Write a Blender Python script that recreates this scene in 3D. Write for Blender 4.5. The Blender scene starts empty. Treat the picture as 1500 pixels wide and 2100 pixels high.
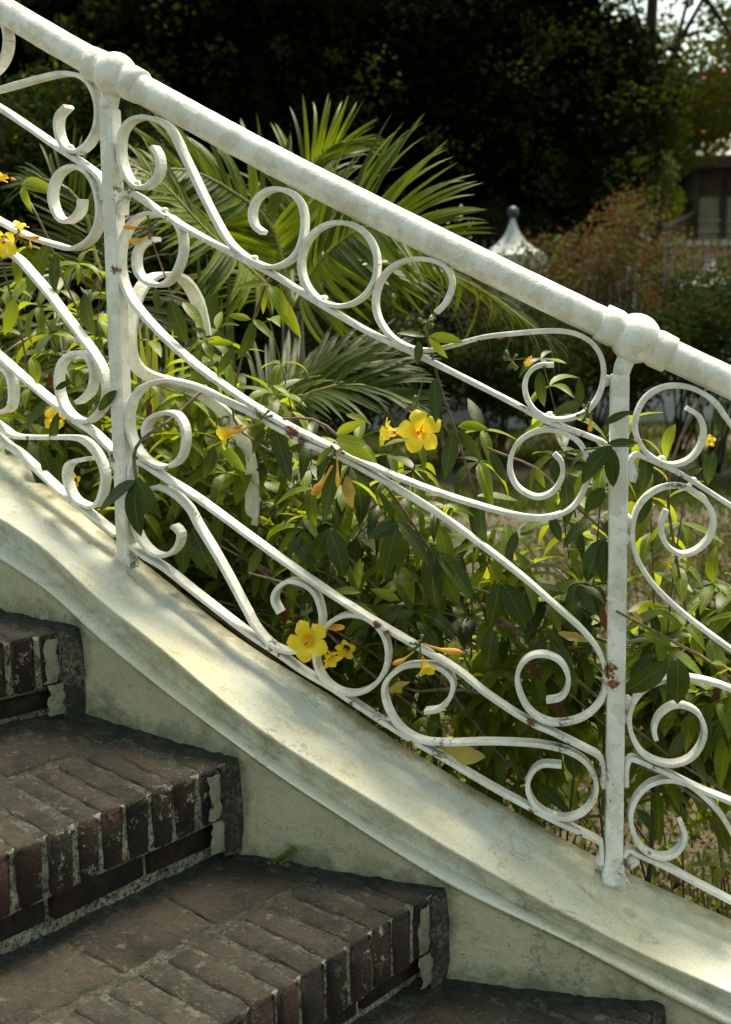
import bpy, math, random
import numpy as np
from mathutils import Vector, Matrix, Quaternion
from mathutils import noise as mnoise
random.seed(7); rng = np.random.default_rng(7)
R_ = math.radians
scene = bpy.context.scene
col = scene.collection

# ------------------------------------------------------------------ camera, sky, sun, exposure
FPX, EYE = 2600.0, 1.75
CAM = Vector((0, 0, EYE))
ROT = Matrix.Rotation(R_(90 - 9.8), 3, 'X') @ Matrix.Rotation(R_(-0.8), 3, 'Z')
cd = bpy.data.cameras.new('camera'); cam = bpy.data.objects.new('camera', cd); col.objects.link(cam)
cam.matrix_world = Matrix.Translation(CAM) @ ROT.to_4x4()
cd.sensor_fit = 'AUTO'; cd.sensor_width = 36; cd.lens = 36 * FPX / 2100
cd.clip_start = 0.05; cd.clip_end = 600
cd.dof.use_dof = True; cd.dof.focus_distance = 2.45; cd.dof.aperture_fstop = 5.0
scene.camera = cam
SUN_EL, SUN_AZ = 66.0, 25.0          # degrees; azimuth clockwise from +Y (behind the railing, to the right)
sv = Vector((math.sin(R_(SUN_AZ)) * math.cos(R_(SUN_EL)), math.cos(R_(SUN_AZ)) * math.cos(R_(SUN_EL)), math.sin(R_(SUN_EL))))
world = bpy.data.worlds.new('World'); scene.world = world; world.use_nodes = True
wn = world.node_tree; bg = wn.nodes['Background']
sky = wn.nodes.new('ShaderNodeTexSky'); sky.sky_type = 'NISHITA'; sky.sun_disc = False
sky.sun_elevation = R_(SUN_EL); sky.sun_rotation = R_(SUN_AZ); sky.air_density = 1.0; sky.dust_density = 1.5
tint = wn.nodes.new('ShaderNodeMix'); tint.data_type = 'RGBA'; tint.blend_type = 'MULTIPLY'; tint.inputs[0].default_value = 1.0
tint.inputs[7].default_value = (1.0, 0.88, 0.60, 1)      # the photograph's warm white balance, the same over the whole sky
wn.links.new(sky.outputs[0], tint.inputs[6]); wn.links.new(tint.outputs[2], bg.inputs[0]); bg.inputs[1].default_value = 0.055
sd = bpy.data.lights.new('sun', 'SUN'); sun = bpy.data.objects.new('sun', sd); col.objects.link(sun)
sd.energy = 1.5; sd.angle = R_(22); sd.color = (1.0, 0.92, 0.74)
sun.rotation_euler = (-sv).to_track_quat('-Z', 'Y').to_euler(); sun.location = (3, 6, 12)
scene.view_settings.view_transform = 'Standard'; scene.view_settings.look = 'None'
scene.view_settings.exposure = 2.65; scene.view_settings.gamma = 1.0

# ------------------------------------------------------------------ helpers
def tag(o, label=None, cat=None, group=None, kind=None):
    if label: o['label'] = label
    if cat: o['category'] = cat
    if group: o['group'] = group
    if kind: o['kind'] = kind
    return o

def empty(name, loc, label, cat, group=None):
    o = bpy.data.objects.new(name, None); col.objects.link(o); o.location = loc
    o.empty_display_size = 0.1
    return tag(o, label, cat, group)

def link(name, me, parent=None, mw=None):
    o = bpy.data.objects.new(name, me); col.objects.link(o)
    if parent is not None:
        o.parent = parent
        pm = PW(parent)
        o.matrix_parent_inverse = pm.inverted()
    if mw is not None:
        o.matrix_basis = mw
    WORLD[o.name] = (mw if mw is not None else Matrix.Identity(4))
    return o
WORLD = {}
def PW(o):
    """world matrix of an object made here (all are linked with world-space bases)"""
    if o.name in WORLD: return WORLD[o.name]
    return Matrix.Translation(o.location)

def mesh(name, V, Fc, mat, smooth=False):
    me = bpy.data.meshes.new(name)
    if isinstance(V, np.ndarray):
        n = len(V); fa = np.asarray(Fc, dtype=np.int32)
        me.vertices.add(n); me.vertices.foreach_set('co', V.astype(np.float32).ravel())
        k = fa.shape[1]; me.loops.add(fa.size); me.loops.foreach_set('vertex_index', fa.ravel())
        me.polygons.add(len(fa)); me.polygons.foreach_set('loop_start', np.arange(0, fa.size, k, dtype=np.int32))
        me.polygons.foreach_set('loop_total', np.full(len(fa), k, dtype=np.int32))
        me.update(calc_edges=True)
    else:
        me.from_pydata([tuple(v) for v in V], [], Fc)
    if mat: me.materials.append(mat)
    if smooth: me.polygons.foreach_set('use_smooth', [True] * len(me.polygons))
    me.update()
    return me

class MB:
    def __init__(s): s.V = []; s.F = []
    def add(s, V, F):
        n = len(s.V); s.V += [tuple(v) for v in V]; s.F += [tuple(i + n for i in f) for f in F]
    def box(s, c, h, rot=None):
        P = [Vector((x * h[0], y * h[1], z * h[2])) for x in (-1, 1) for y in (-1, 1) for z in (-1, 1)]
        if rot is not None: P = [rot @ p for p in P]
        c = Vector(c); s.add([p + c for p in P], [(0, 1, 3, 2), (4, 6, 7, 5), (0, 4, 5, 1), (2, 3, 7, 6), (0, 2, 6, 4), (1, 5, 7, 3)])
    def tube(s, pts, rad, n=8, cap=True):
        pts = [Vector(p) for p in pts]
        rs = rad if isinstance(rad, (list, tuple)) else [rad] * len(pts)
        up = Vector((0.13, 0.21, 1)).normalized(); V = []
        T0 = (pts[1] - pts[0]).normalized()
        a = T0.orthogonal().normalized()
        for i, p in enumerate(pts):
            t = (pts[min(i + 1, len(pts) - 1)] - pts[max(i - 1, 0)]).normalized()
            a = (a - t * a.dot(t)).normalized(); b = t.cross(a)
            for k in range(n):
                th = 2 * math.pi * k / n
                V.append(p + (a * math.cos(th) + b * math.sin(th)) * rs[i])
        F = []
        for i in range(len(pts) - 1):
            for k in range(n):
                F.append((i * n + k, i * n + (k + 1) % n, (i + 1) * n + (k + 1) % n, (i + 1) * n + k))
        if cap:
            F.append(tuple(range(n - 1, -1, -1))); F.append(tuple((len(pts) - 1) * n + k for k in range(n)))
        s.add(V, F)
    def lathe(s, c, axis, prof, n=20):
        c = Vector(c); axis = Vector(axis).normalized(); a = axis.orthogonal().normalized(); b = axis.cross(a); V = []
        for (h, r) in prof:
            for k in range(n):
                th = 2 * math.pi * k / n; V.append(c + axis * h + (a * math.cos(th) + b * math.sin(th)) * r)
        F = []
        for i in range(len(prof) - 1):
            for k in range(n): F.append((i * n + k, i * n + (k + 1) % n, (i + 1) * n + (k + 1) % n, (i + 1) * n + k))
        F.append(tuple(range(n - 1, -1, -1))); F.append(tuple((len(prof) - 1) * n + k for k in range(n)))
        s.add(V, F)
    def build(s, name, mat, parent=None, smooth=False):
        return link(name, mesh(name, s.V, s.F, mat, smooth), parent)

def ray(px, py):
    return ROT @ Vector(((px - 750) / FPX, -(py - 1050) / FPX, -1.0))
def atY(px, py, y):
    d = ray(px, py); return CAM + d * (y / d.y)
def atZ(px, py, z):
    d = ray(px, py); return CAM + d * ((z - EYE) / d.z)

# the railing and its kerb follow one plan curve (arc length s, metres, positive to the left)
PS = np.arange(-2.6, 4.4001, 0.02)
def phi(s):                                            # how far the wall turns away, degrees
    if s < 0: return 6 + max(s, -1.0) * 4
    if s < 1.05: return 6 + 24 * s / 1.05
    return 30 + min((s - 1.05) * 14, 8)
q = atY(1267, 1400, 2.35)
i0 = int(np.argmin(abs(PS)))
PP = np.zeros((len(PS), 2)); PP[i0] = (q.x, q.y)
for i in range(i0 + 1, len(PS)):
    a = R_(phi((PS[i] + PS[i - 1]) / 2)); PP[i] = PP[i - 1] + 0.02 * np.array((-math.cos(a), math.sin(a)))
for i in range(i0 - 1, -1, -1):
    a = R_(phi((PS[i] + PS[i + 1]) / 2)); PP[i] = PP[i + 1] - 0.02 * np.array((-math.cos(a), math.sin(a)))
PN = np.array([(math.sin(R_(phi(s))), math.cos(R_(phi(s)))) for s in PS])   # away from the viewer
def at(s, o, z):
    f = (s - PS[0]) / 0.02; i = int(min(max(f, 0), len(PS) - 2)); t = f - i
    p = PP[i] * (1 - t) + PP[i + 1] * t; n = PN[i] * (1 - t) + PN[i + 1] * t
    return Vector((p[0] + n[0] * o, p[1] + n[1] * o, z))
def nrm(s):
    a = R_(phi(s)); return Vector((math.sin(a), math.cos(a), 0))
def tng(s):
    a = R_(phi(s)); return Vector((-math.cos(a), math.sin(a), 0))
def hit(px, py, o=0.0):
    """where the sight line of a traced point meets the curved vertical surface at offset o -> (s, z)"""
    d = ray(px, py); dx, dy = d.x, d.y
    Q = PP + PN * o
    c = Q[:, 0] * dy - Q[:, 1] * dx
    idx = np.nonzero((c[:-1] <= 0) != (c[1:] <= 0))[0]
    if not len(idx): print('MISS', px, py, o); idx = [int(np.argmin(abs(c[:-1])))]
    i = idx[0]; t = c[i] / (c[i] - c[i + 1]); p = Q[i] * (1 - t) + Q[i + 1] * t
    k = (p[0] * dx + p[1] * dy) / (dx * dx + dy * dy)
    return PS[i] + t * 0.02, EYE + d.z * k
def hitP(px, py, o=0.0):
    s, z = hit(px, py, o); return at(s, o, z)

def spline(pts, step=6.0):
    P = [np.array(p, float) for p in pts]; out = []
    P = [2 * P[0] - P[1]] + P + [2 * P[-1] - P[-2]]
    for i in range(1, len(P) - 2):
        p0, p1, p2, p3 = P[i - 1:i + 3]; n = max(2, int(np.linalg.norm(p2 - p1) / step))
        for k in range(n):
            t = k / n
            out.append(0.5 * ((2 * p1) + (-p0 + p2) * t + (2 * p0 - 5 * p1 + 4 * p2 - p3) * t * t + (-p0 + 3 * p1 - 3 * p2 + p3) * t ** 3))
    out.append(P[-2]); return out

# ------------------------------------------------------------------ materials
def new_mat(name):
    m = bpy.data.materials.new(name); m.use_nodes = True; nt = m.node_tree
    b = nt.nodes['Principled BSDF']; return m, nt, b
def N(nt, t, **kw):
    n = nt.nodes.new(t)
    for k, v in kw.items():
        if k in n.inputs: n.inputs[k].default_value = v
        else: setattr(n, k, v)
    return n
def coords(nt, space='Object'):
    if space == 'World': return nt.nodes.new('ShaderNodeNewGeometry').outputs['Position']
    return nt.nodes.new('ShaderNodeTexCoord').outputs[space]
def noisef(nt, co, scale, detail=4, rough=0.6, lo=0.4, hi=0.6, dist=0.0):
    n = N(nt, 'ShaderNodeTexNoise', Scale=scale, Detail=detail, Roughness=rough, Distortion=dist)
    nt.links.new(co, n.inputs['Vector'])
    m = nt.nodes.new('ShaderNodeMapRange'); m.inputs[1].default_value = lo; m.inputs[2].default_value = hi
    nt.links.new(n.outputs[0], m.inputs[0]); return m.outputs[0]
def mix(nt, fac, a, b):
    n = nt.nodes.new('ShaderNodeMix'); n.data_type = 'RGBA'
    for s, v in ((n.inputs[0], fac), (n.inputs[6], a), (n.inputs[7], b)):
        if isinstance(v, (int, float)): s.default_value = v
        elif isinstance(v, tuple): s.default_value = (*v, 1)
        else: nt.links.new(v, s)
    return n.outputs[2]
def math_(nt, op, a, b=0.0):
    n = nt.nodes.new('ShaderNodeMath'); n.operation = op
    for s, v in ((n.inputs[0], a), (n.inputs[1], b)):
        if isinstance(v, (int, float)): s.default_value = v
        else: nt.links.new(v, s)
    return n.outputs[0]
def bump(nt, b, h, strength, dist):
    n = nt.nodes.new('ShaderNodeBump'); n.inputs['Strength'].default_value = strength; n.inputs['Distance'].default_value = dist
    nt.links.new(h, n.inputs['Height']); nt.links.new(n.outputs[0], b.inputs['Normal']); return n

def spots(nt, co, pts):
    """mask = 1 near the listed places (world points with radii)"""
    out = None
    for (p, r) in pts:
        d = nt.nodes.new('ShaderNodeVectorMath'); d.operation = 'DISTANCE'; nt.links.new(co, d.inputs[0]); d.inputs[1].default_value = tuple(p)
        m = nt.nodes.new('ShaderNodeMapRange'); m.inputs[1].default_value = r; m.inputs[2].default_value = 0.0
        nt.links.new(d.outputs['Value'], m.inputs[0])
        out = m.outputs[0] if out is None else math_(nt, 'MAXIMUM', out, m.outputs[0])
    return out

def mat_paint(rust_pts, name='old_white_paint', base=(0.84, 0.85, 0.80)):
    m, nt, b = new_mat(name); co = coords(nt, 'World')
    c = mix(nt, noisef(nt, co, 14, 4, 0.6, 0.38, 0.68), base, (0.66, 0.65, 0.56))
    c = mix(nt, math_(nt, 'MULTIPLY', noisef(nt, co, 22, 4, 0.55, 0.52, 0.54), 0.55), c, (0.60, 0.57, 0.47))
    c = mix(nt, math_(nt, 'MULTIPLY', noisef(nt, co, 9, 5, 0.7, 0.60, 0.72), 0.6), c, (0.36, 0.33, 0.2))      # grime patches
    c = mix(nt, noisef(nt, co, 170, 3, 0.6, 0.69, 0.74), c, (0.16, 0.14, 0.09))
    c = mix(nt, math_(nt, 'MULTIPLY', noisef(nt, co, 55, 7, 0.8, 0.55, 0.70), 0.45), c, (0.30, 0.27, 0.16))                                 # specks
    brk = noisef(nt, co, 120, 4, 0.7, 0.3, 0.7)
    sp = spots(nt, co, rust_pts['rust'])
    sp2 = math_(nt, 'ADD', math_(nt, 'MULTIPLY', sp, 1.4), math_(nt, 'MULTIPLY', math_(nt, 'SUBTRACT', brk, 0.5), 1.1))
    mr = nt.nodes.new('ShaderNodeMapRange'); mr.inputs[1].default_value = 0.42; mr.inputs[2].default_value = 0.75; nt.links.new(sp2, mr.inputs[0])
    gate = math_(nt, 'MULTIPLY', mr.outputs[0], math_(nt, 'GREATER_THAN', sp, 0.02))
    rustc = mix(nt, brk, (0.36, 0.13, 0.03), (0.035, 0.012, 0.008))
    c = mix(nt, gate, c, rustc)
    dp = spots(nt, co, rust_pts['dirt'])
    d2 = math_(nt, 'ADD', dp, math_(nt, 'MULTIPLY', math_(nt, 'SUBTRACT', brk, 0.5), 1.5))
    md = nt.nodes.new('ShaderNodeMapRange'); md.inputs[1].default_value = 0.45; md.inputs[2].default_value = 0.8; nt.links.new(d2, md.inputs[0])
    gd = math_(nt, 'MULTIPLY', math_(nt, 'MULTIPLY', md.outputs[0], math_(nt, 'GREATER_THAN', dp, 0.02)), 0.85)
    c = mix(nt, gd, c, (0.07, 0.075, 0.05))
    nt.links.new(c, b.inputs['Base Color']); b.inputs['Roughness'].default_value = 0.36
    h = N(nt, 'ShaderNodeTexNoise', Scale=110, Detail=6, Roughness=0.6); nt.links.new(co, h.inputs[0])
    h2 = noisef(nt, co, 22, 4, 0.55, 0.52, 0.54)
    bump(nt, b, math_(nt, 'ADD', math_(nt, 'SUBTRACT', h.outputs[0], math_(nt, 'MULTIPLY', gate, 0.3)), math_(nt, 'MULTIPLY', h2, -0.35)), 0.5, 0.0026)
    return m

def mat_plaster(name, base, warm, dark, grime_dark=0.5, bumpd=0.002, streak=True, drips=None):
    m, nt, b = new_mat(name); co = coords(nt, 'World')
    c = mix(nt, noisef(nt, co, 4.5, 5, 0.6, 0.35, 0.66), base, warm)
    c = mix(nt, math_(nt, 'MULTIPLY', noisef(nt, co, 9, 7, 0.75, 0.56, 0.75, 0.6), grime_dark), c, dark)
    c = mix(nt, math_(nt, 'MULTIPLY', noisef(nt, co, 26, 6, 0.7, 0.62, 0.72), 0.6), c, dark)
    c = mix(nt, math_(nt, 'MULTIPLY', noisef(nt, co, 70, 8, 0.85, 0.54, 0.68), 0.38), c, dark)
    c = mix(nt, math_(nt, 'MULTIPLY', noisef(nt, co, 260, 3, 0.7, 0.61, 0.68), 0.85), c, tuple(x * .45 for x in dark))
    wv = N(nt, 'ShaderNodeMapping'); wv.inputs['Scale'].default_value = (3, 3, 40); wv.inputs['Rotation'].default_value = (0, R_(32), 0); nt.links.new(co, wv.inputs[0])
    c = mix(nt, math_(nt, 'MULTIPLY', noisef(nt, wv.outputs[0], 3, 5, 0.7, 0.5, 0.75), 0.30), c, warm)      # brush strokes along the slope
    ga = nt.nodes.new('ShaderNodeAttribute'); ga.attribute_name = 'grime_dark'          # grimy back edge; darker in recessed band, bead underside and along treads
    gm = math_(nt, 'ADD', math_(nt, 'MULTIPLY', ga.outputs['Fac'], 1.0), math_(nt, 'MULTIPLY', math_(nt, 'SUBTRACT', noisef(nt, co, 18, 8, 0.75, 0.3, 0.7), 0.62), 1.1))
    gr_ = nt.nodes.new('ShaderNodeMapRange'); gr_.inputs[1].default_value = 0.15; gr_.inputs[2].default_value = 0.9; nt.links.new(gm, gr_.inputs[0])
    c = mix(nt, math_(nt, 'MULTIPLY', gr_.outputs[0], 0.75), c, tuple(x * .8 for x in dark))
    if drips:
        dm = spots(nt, co, drips); dr = nt.nodes.new('ShaderNodeMapRange'); dr.inputs[1].default_value = .35; dr.inputs[2].default_value = .6
        nt.links.new(math_(nt, 'ADD', dm, math_(nt, 'MULTIPLY', math_(nt, 'SUBTRACT', noisef(nt, co, 90, 3, 0.6, 0.3, 0.7), 0.5), .25)), dr.inputs[0])
        c = mix(nt, math_(nt, 'MULTIPLY', dr.outputs[0], 0.6), c, (0.30, 0.29, 0.20))
    # fine hairline cracks
    if streak:
        v = N(nt, 'ShaderNodeTexVoronoi', Scale=3.2, feature='DISTANCE_TO_EDGE')
        nn = N(nt, 'ShaderNodeTexNoise', Scale=6, Detail=6, Roughness=0.7); nt.links.new(co, nn.inputs[0])
        va = nt.nodes.new('ShaderNodeVectorMath'); va.operation = 'SCALE'; va.inputs['Scale'].default_value = 0.35; nt.links.new(nn.outputs['Color'], va.inputs[0])
        vb = nt.nodes.new('ShaderNodeVectorMath'); vb.operation = 'ADD'; nt.links.new(co, vb.inputs[0]); nt.links.new(va.outputs[0], vb.inputs[1])
        nt.links.new(vb.outputs[0], v.inputs['Vector'])
        mr = nt.nodes.new('ShaderNodeMapRange'); mr.inputs[1].default_value = 0.006; mr.inputs[2].default_value = 0.0; nt.links.new(v.outputs['Distance'], mr.inputs[0])
        ck = math_(nt, 'MULTIPLY', mr.outputs[0], noisef(nt, co, 2.7, 2, 0.5, 0.5, 0.6))
        c = mix(nt, math_(nt, 'MULTIPLY', ck, 0.55), c, (0.12, 0.12, 0.09))
    nt.links.new(c, b.inputs['Base Color']); b.inputs['Roughness'].default_value = 0.85
    h = N(nt, 'ShaderNodeTexNoise', Scale=45, Detail=8, Roughness=0.7); nt.links.new(co, h.inputs[0])
    hh = math_(nt, 'ADD', h.outputs[0], math_(nt, 'MULTIPLY', noisef(nt, co, 80, 2, 0.5, 0.68, 0.75), 0.5))
    if streak: hh = math_(nt, 'SUBTRACT', hh, math_(nt, 'MULTIPLY', ck, 0.6))
    bump(nt, b, math_(nt, 'ADD', hh, math_(nt, 'MULTIPLY', noisef(nt, co, 12, 3, 0.5, 0.3, 0.7), 0.8)), 0.7, bumpd * 2.2)
    return m

def mat_brick(name, riser=False):
    m, nt, b = new_mat(name); co = coords(nt, 'World')
    oi = nt.nodes.new('ShaderNodeObjectInfo')
    if riser: ca, cb, moss = (0.062, 0.018, 0.008), (0.024, 0.010, 0.006), (0.006, 0.0065, 0.004)
    else: ca, cb, moss = (0.064, 0.041, 0.024), (0.042, 0.035, 0.021), (0.013, 0.014, 0.007)
    c = mix(nt, oi.outputs['Random'], ca, cb)
    c = mix(nt, math_(nt, 'FRACT', math_(nt, 'MULTIPLY', oi.outputs['Random'], 7.3)), c, tuple(x * .6 for x in ca))
    c = mix(nt, noisef(nt, co, 22, 5, 0.7, 0.35, 0.65), c, (0.052, 0.044, 0.028) if not riser else (0.024, 0.015, 0.010))
    c = mix(nt, noisef(nt, co, 11, 7, 0.75, 0.47, 0.60), c, moss)
    c = mix(nt, math_(nt, 'MULTIPLY', noisef(nt, co, 90, 5, 0.75, 0.52, 0.62), 0.6), c, moss)
    white = math_(nt, 'MULTIPLY', noisef(nt, co, 34, 6, 0.8, 0.57, 0.60), noisef(nt, co, 7, 2, 0.5, 0.43, 0.52))
    c = mix(nt, math_(nt, 'MULTIPLY', white, 0.95 if riser else 0.25), c, (0.42, 0.40, 0.30))
    c = mix(nt, math_(nt, 'MULTIPLY', noisef(nt, co, 330, 2, 0.6, 0.70, 0.73), 0.8), c, (0.38, 0.36, 0.27))
    nt.links.new(c, b.inputs['Base Color']); b.inputs['Roughness'].default_value = 0.9
    h = N(nt, 'ShaderNodeTexNoise', Scale=60, Detail=9, Roughness=0.75); nt.links.new(co, h.inputs[0])
    h2 = N(nt, 'ShaderNodeTexNoise', Scale=17, Detail=4, Roughness=0.6); nt.links.new(co, h2.inputs[0])
    bump(nt, b, math_(nt, 'ADD', math_(nt, 'ADD', h.outputs[0], math_(nt, 'MULTIPLY', h2.outputs[0], 1.6)), math_(nt, 'MULTIPLY', white, 0.2)), 1.0, 0.010)
    return m

def mat_mortar(name='lime_mortar', k=1.0, th=0.40):
    m, nt, b = new_mat(name); co = coords(nt, 'World')
    c = mix(nt, noisef(nt, co, 20, 6, 0.75, th, th + .2), (0.27 * k, 0.26 * k, 0.185 * k), (0.045, 0.045, 0.03))
    c = mix(nt, noisef(nt, co, 120, 5, 0.8, 0.48, 0.58), c, (0.018, 0.020, 0.012))
    nt.links.new(c, b.inputs['Base Color']); b.inputs['Roughness'].default_value = 0.95
    h = N(nt, 'ShaderNodeTexNoise', Scale=110, Detail=8, Roughness=0.8); nt.links.new(co, h.inputs[0])
    bump(nt, b, h.outputs[0], 1.0, 0.007); return m

def mat_leaf(name, base, trans, rough=0.35, spread=0.35, dark=None, wear=None, tf=0.35, spec=0.3, vein=False):
    m, nt, b = new_mat(name); co = coords(nt, 'Object')
    oi = nt.nodes.new('ShaderNodeObjectInfo'); cw = coords(nt, 'World')
    rnd = math_(nt, 'FRACT', math_(nt, 'ADD', oi.outputs['Random'], noisef(nt, cw, 7.0, 2, 0.5, 0.0, 1.0)))
    dk = dark or tuple(x * 0.5 for x in base)
    c = mix(nt, math_(nt, 'MULTIPLY', rnd, 0.8), base, dk)
    c = mix(nt, math_(nt, 'MULTIPLY', noisef(nt, cw, 40, 3, 0.6, 0.45, 0.7), spread), c, tuple(min(1, x * 1.5) for x in base))
    if wear: c = mix(nt, noisef(nt, cw, 26, 3, 0.6, 0.66, 0.70), c, wear)
    if vein:                                    # pale midrib and faint side veins along the leaf's own axes
        sx = nt.nodes.new('ShaderNodeSeparateXYZ'); nt.links.new(co, sx.inputs[0]); ax = math_(nt, 'ABSOLUTE', sx.outputs[0])
        mr = nt.nodes.new('ShaderNodeMapRange'); mr.inputs[1].default_value = .012; mr.inputs[2].default_value = .004; nt.links.new(ax, mr.inputs[0])
        w = math_(nt, 'SINE', math_(nt, 'MULTIPLY', math_(nt, 'SUBTRACT', sx.outputs[1], math_(nt, 'MULTIPLY', ax, .7)), 75))
        m2 = nt.nodes.new('ShaderNodeMapRange'); m2.inputs[1].default_value = .75; m2.inputs[2].default_value = 1.0; nt.links.new(w, m2.inputs[0])
        vm = math_(nt, 'MAXIMUM', math_(nt, 'MULTIPLY', mr.outputs[0], .75), math_(nt, 'MULTIPLY', m2.outputs[0], .22))
        c = mix(nt, vm, c, tuple(min(1, x * 2.6 + .01) for x in base))
    nt.links.new(c, b.inputs['Base Color']); b.inputs['Roughness'].default_value = rough
    b.inputs['Specular IOR Level'].default_value = spec
    h = N(nt, 'ShaderNodeTexNoise', Scale=60, Detail=3, Roughness=0.5); nt.links.new(cw, h.inputs[0]); bump(nt, b, (math_(nt, 'SUBTRACT', h.outputs[0], vm) if vein else h.outputs[0]), 0.35, 0.0025)
    tr = nt.nodes.new('ShaderNodeBsdfTranslucent'); tc = mix(nt, math_(nt, 'MULTIPLY', rnd, 0.8), trans, tuple(x * .5 for x in trans)); nt.links.new(tc, tr.inputs[0])
    mx = nt.nodes.new('ShaderNodeMixShader'); mx.inputs[0].default_value = tf
    out = nt.nodes['Material Output']; nt.links.new(b.outputs[0], mx.inputs[1]); nt.links.new(tr.outputs[0], mx.inputs[2]); nt.links.new(mx.outputs[0], out.inputs[0])
    return m

def mat_simple(name, a, bcol, scale=10, rough=0.8, lo=0.4, hi=0.62, bd=0.0, detail=5):
    m, nt, b = new_mat(name); co = coords(nt, 'World')
    c = mix(nt, noisef(nt, co, scale, detail, 0.65, lo, hi), a, bcol); nt.links.new(c, b.inputs['Base Color']); b.inputs['Roughness'].default_value = rough
    if bd:
        h = N(nt, 'ShaderNodeTexNoise', Scale=scale * 3, Detail=6, Roughness=0.7); nt.links.new(co, h.inputs[0]); bump(nt, b, h.outputs[0], 0.8, bd)
    return m

rust_px = [((238, 555), .024), ((240, 385), .016), ((232, 940), .022), ((1255, 1400), .03), ((1090, 1480), .022), ((600, 885), .030), ((622, 903), .022),
           ((1075, 833), .016), ((58, 897), .014), ((775, 1280), .022), ((795, 1300), .016), ((845, 1522), .014), ((720, 1445), .016), ((572, 1343), .008), ((1335, 1745), .016),
           ((1190, 1715), .014), ((1090, 1662), .012), ((1340, 1572), .012), ((1312, 960), .018), ((345, 962), .012), ((267, 393), .016), ((1250, 1385), .02), ((985, 702), .012), ((285, 1150), .02),
           ((1395, 990), .02), ((1117, 752), .010), ((1253, 1370), .028)]
dirt_px = [((152, 1042), .03), ((170, 320), .018), ((298, 385), .014), ((350, 450), .025), ((215, 560), .022), ((490, 520), .02), ((300, 955), .02), ((155, 862), .022), ((780, 1455), .03), ((800, 960), .03),
           ((1200, 890), .02), ((1160, 1480), .03), ((1150, 1530), .03), ((1280, 1780), .04), ((1240, 1640), .03), ((250, 395), .03), ((230, 950), .03), ((280, 1160), .035), ((1385, 985), .035),
           ((560, 1325), .03), ((905, 1535), .04), ((405, 1050), .02), ((165, 500), .02), ((850, 715), .02), ((115, 810), .02), ((1130, 1600), .02), ((1240, 1580), .03), ((1130, 1385), .01), ((205, 830), .03)]
M = {}
M['paint'] = mat_paint({'rust': [(hitP(x, y, -0.012), r * .72) for (x, y), r in rust_px], 'dirt': [(hitP(x, y, -0.0), r) for (x, y), r in dirt_px]})
drip = [((1293 + 32 * t, 1880 + 57 * t), .0055) for t in np.linspace(0, 1, 8)] + [((362 + 16 * t, 1308 + 37 * t), .004) for t in np.linspace(0, 1, 6)] + [((1290, 1876), .009), ((380, 1315), .004), ((860, 1572), .006), ((720, 1480), .007)]
M['coping'] = mat_plaster('whitewashed_coping', (0.63, 0.65, 0.57), (0.63, 0.59, 0.41), (0.24, 0.22, 0.11), 0.75, 0.0022, True, [(hitP(x, y, -.08), r * 3) for (x, y), r in drip])
M['wall'] = mat_plaster('cream_wall_plaster', (0.53, 0.495, 0.32), (0.43, 0.41, 0.27), (0.13, 0.13, 0.075), 0.7, 0.0035, True)
M['brick_base'] = mat_simple('dark_base_brick', (0.040, 0.018, 0.010), (0.006, 0.006, 0.004), 26, 0.95, 0.4, 0.6, 0.012); M['brick_tread'] = mat_brick('worn_tread_brick'); M['brick_riser'] = mat_brick('dark_riser_brick', True)  # base brick is darker than the riser brick, mottled by noise
M['mortar'] = mat_mortar('lime_mortar', 1.6, .47); M['mortartop'] = mat_mortar('trodden_mortar', .62, .33)
M['moss'] = mat_simple('black_mossy_mortar', (0.012, 0.015, 0.008), (0.05, 0.055, 0.035), 45, 1.0, 0.4, 0.7, 0.005)
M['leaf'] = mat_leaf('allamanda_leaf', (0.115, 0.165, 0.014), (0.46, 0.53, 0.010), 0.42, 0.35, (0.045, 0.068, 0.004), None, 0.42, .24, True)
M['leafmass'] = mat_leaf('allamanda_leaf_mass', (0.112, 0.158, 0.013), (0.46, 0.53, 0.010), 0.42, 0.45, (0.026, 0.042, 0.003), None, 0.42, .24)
M['leafdark'] = mat_leaf('shaded_leaf', (0.034, 0.058, 0.007), (0.09, 0.13, 0.005), 0.40, 0.35, (0.014, 0.024, 0.003), (0.06, 0.05, 0.010), 0.22, .24, True)  # darker copy of the leaf: shade of backlit undersides put into the colour
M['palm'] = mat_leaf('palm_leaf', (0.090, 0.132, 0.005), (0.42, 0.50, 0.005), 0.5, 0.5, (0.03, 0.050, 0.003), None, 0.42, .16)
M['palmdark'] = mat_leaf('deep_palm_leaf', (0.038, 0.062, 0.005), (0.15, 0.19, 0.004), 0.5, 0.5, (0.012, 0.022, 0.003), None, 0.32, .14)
M['lily'] = mat_leaf('strap_leaf', (0.085, 0.115, 0.045), (0.15, 0.20, 0.03), 0.6, 0.5, (0.05, 0.07, 0.03), None, 0.25, .12)
M['strap'] = mat_leaf('yellow_green_strap_leaf', (0.13, 0.17, 0.03), (0.40, 0.45, 0.03), 0.45, 0.4, None, (0.25, 0.16, 0.03), 0.45)
M['rachis'] = mat_simple('leaf_stalk', (0.16, 0.19, 0.04), (0.28, 0.22, 0.05), 30, 0.5)
M['stem'] = mat_simple('brown_stem', (0.075, 0.045, 0.025), (0.15, 0.10, 0.055), 60, 0.7)
M['greenstem'] = mat_simple('green_stem', (0.10, 0.13, 0.03), (0.16, 0.17, 0.05), 60, 0.6)
M['twig'] = mat_simple('dry_twig', (0.20, 0.155, 0.10), (0.10, 0.07, 0.045), 50, 0.8)
M['bud'] = mat_simple('orange_bud', (0.85, 0.48, 0.02), (0.65, 0.22, 0.02), 45, 0.5)
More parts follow.
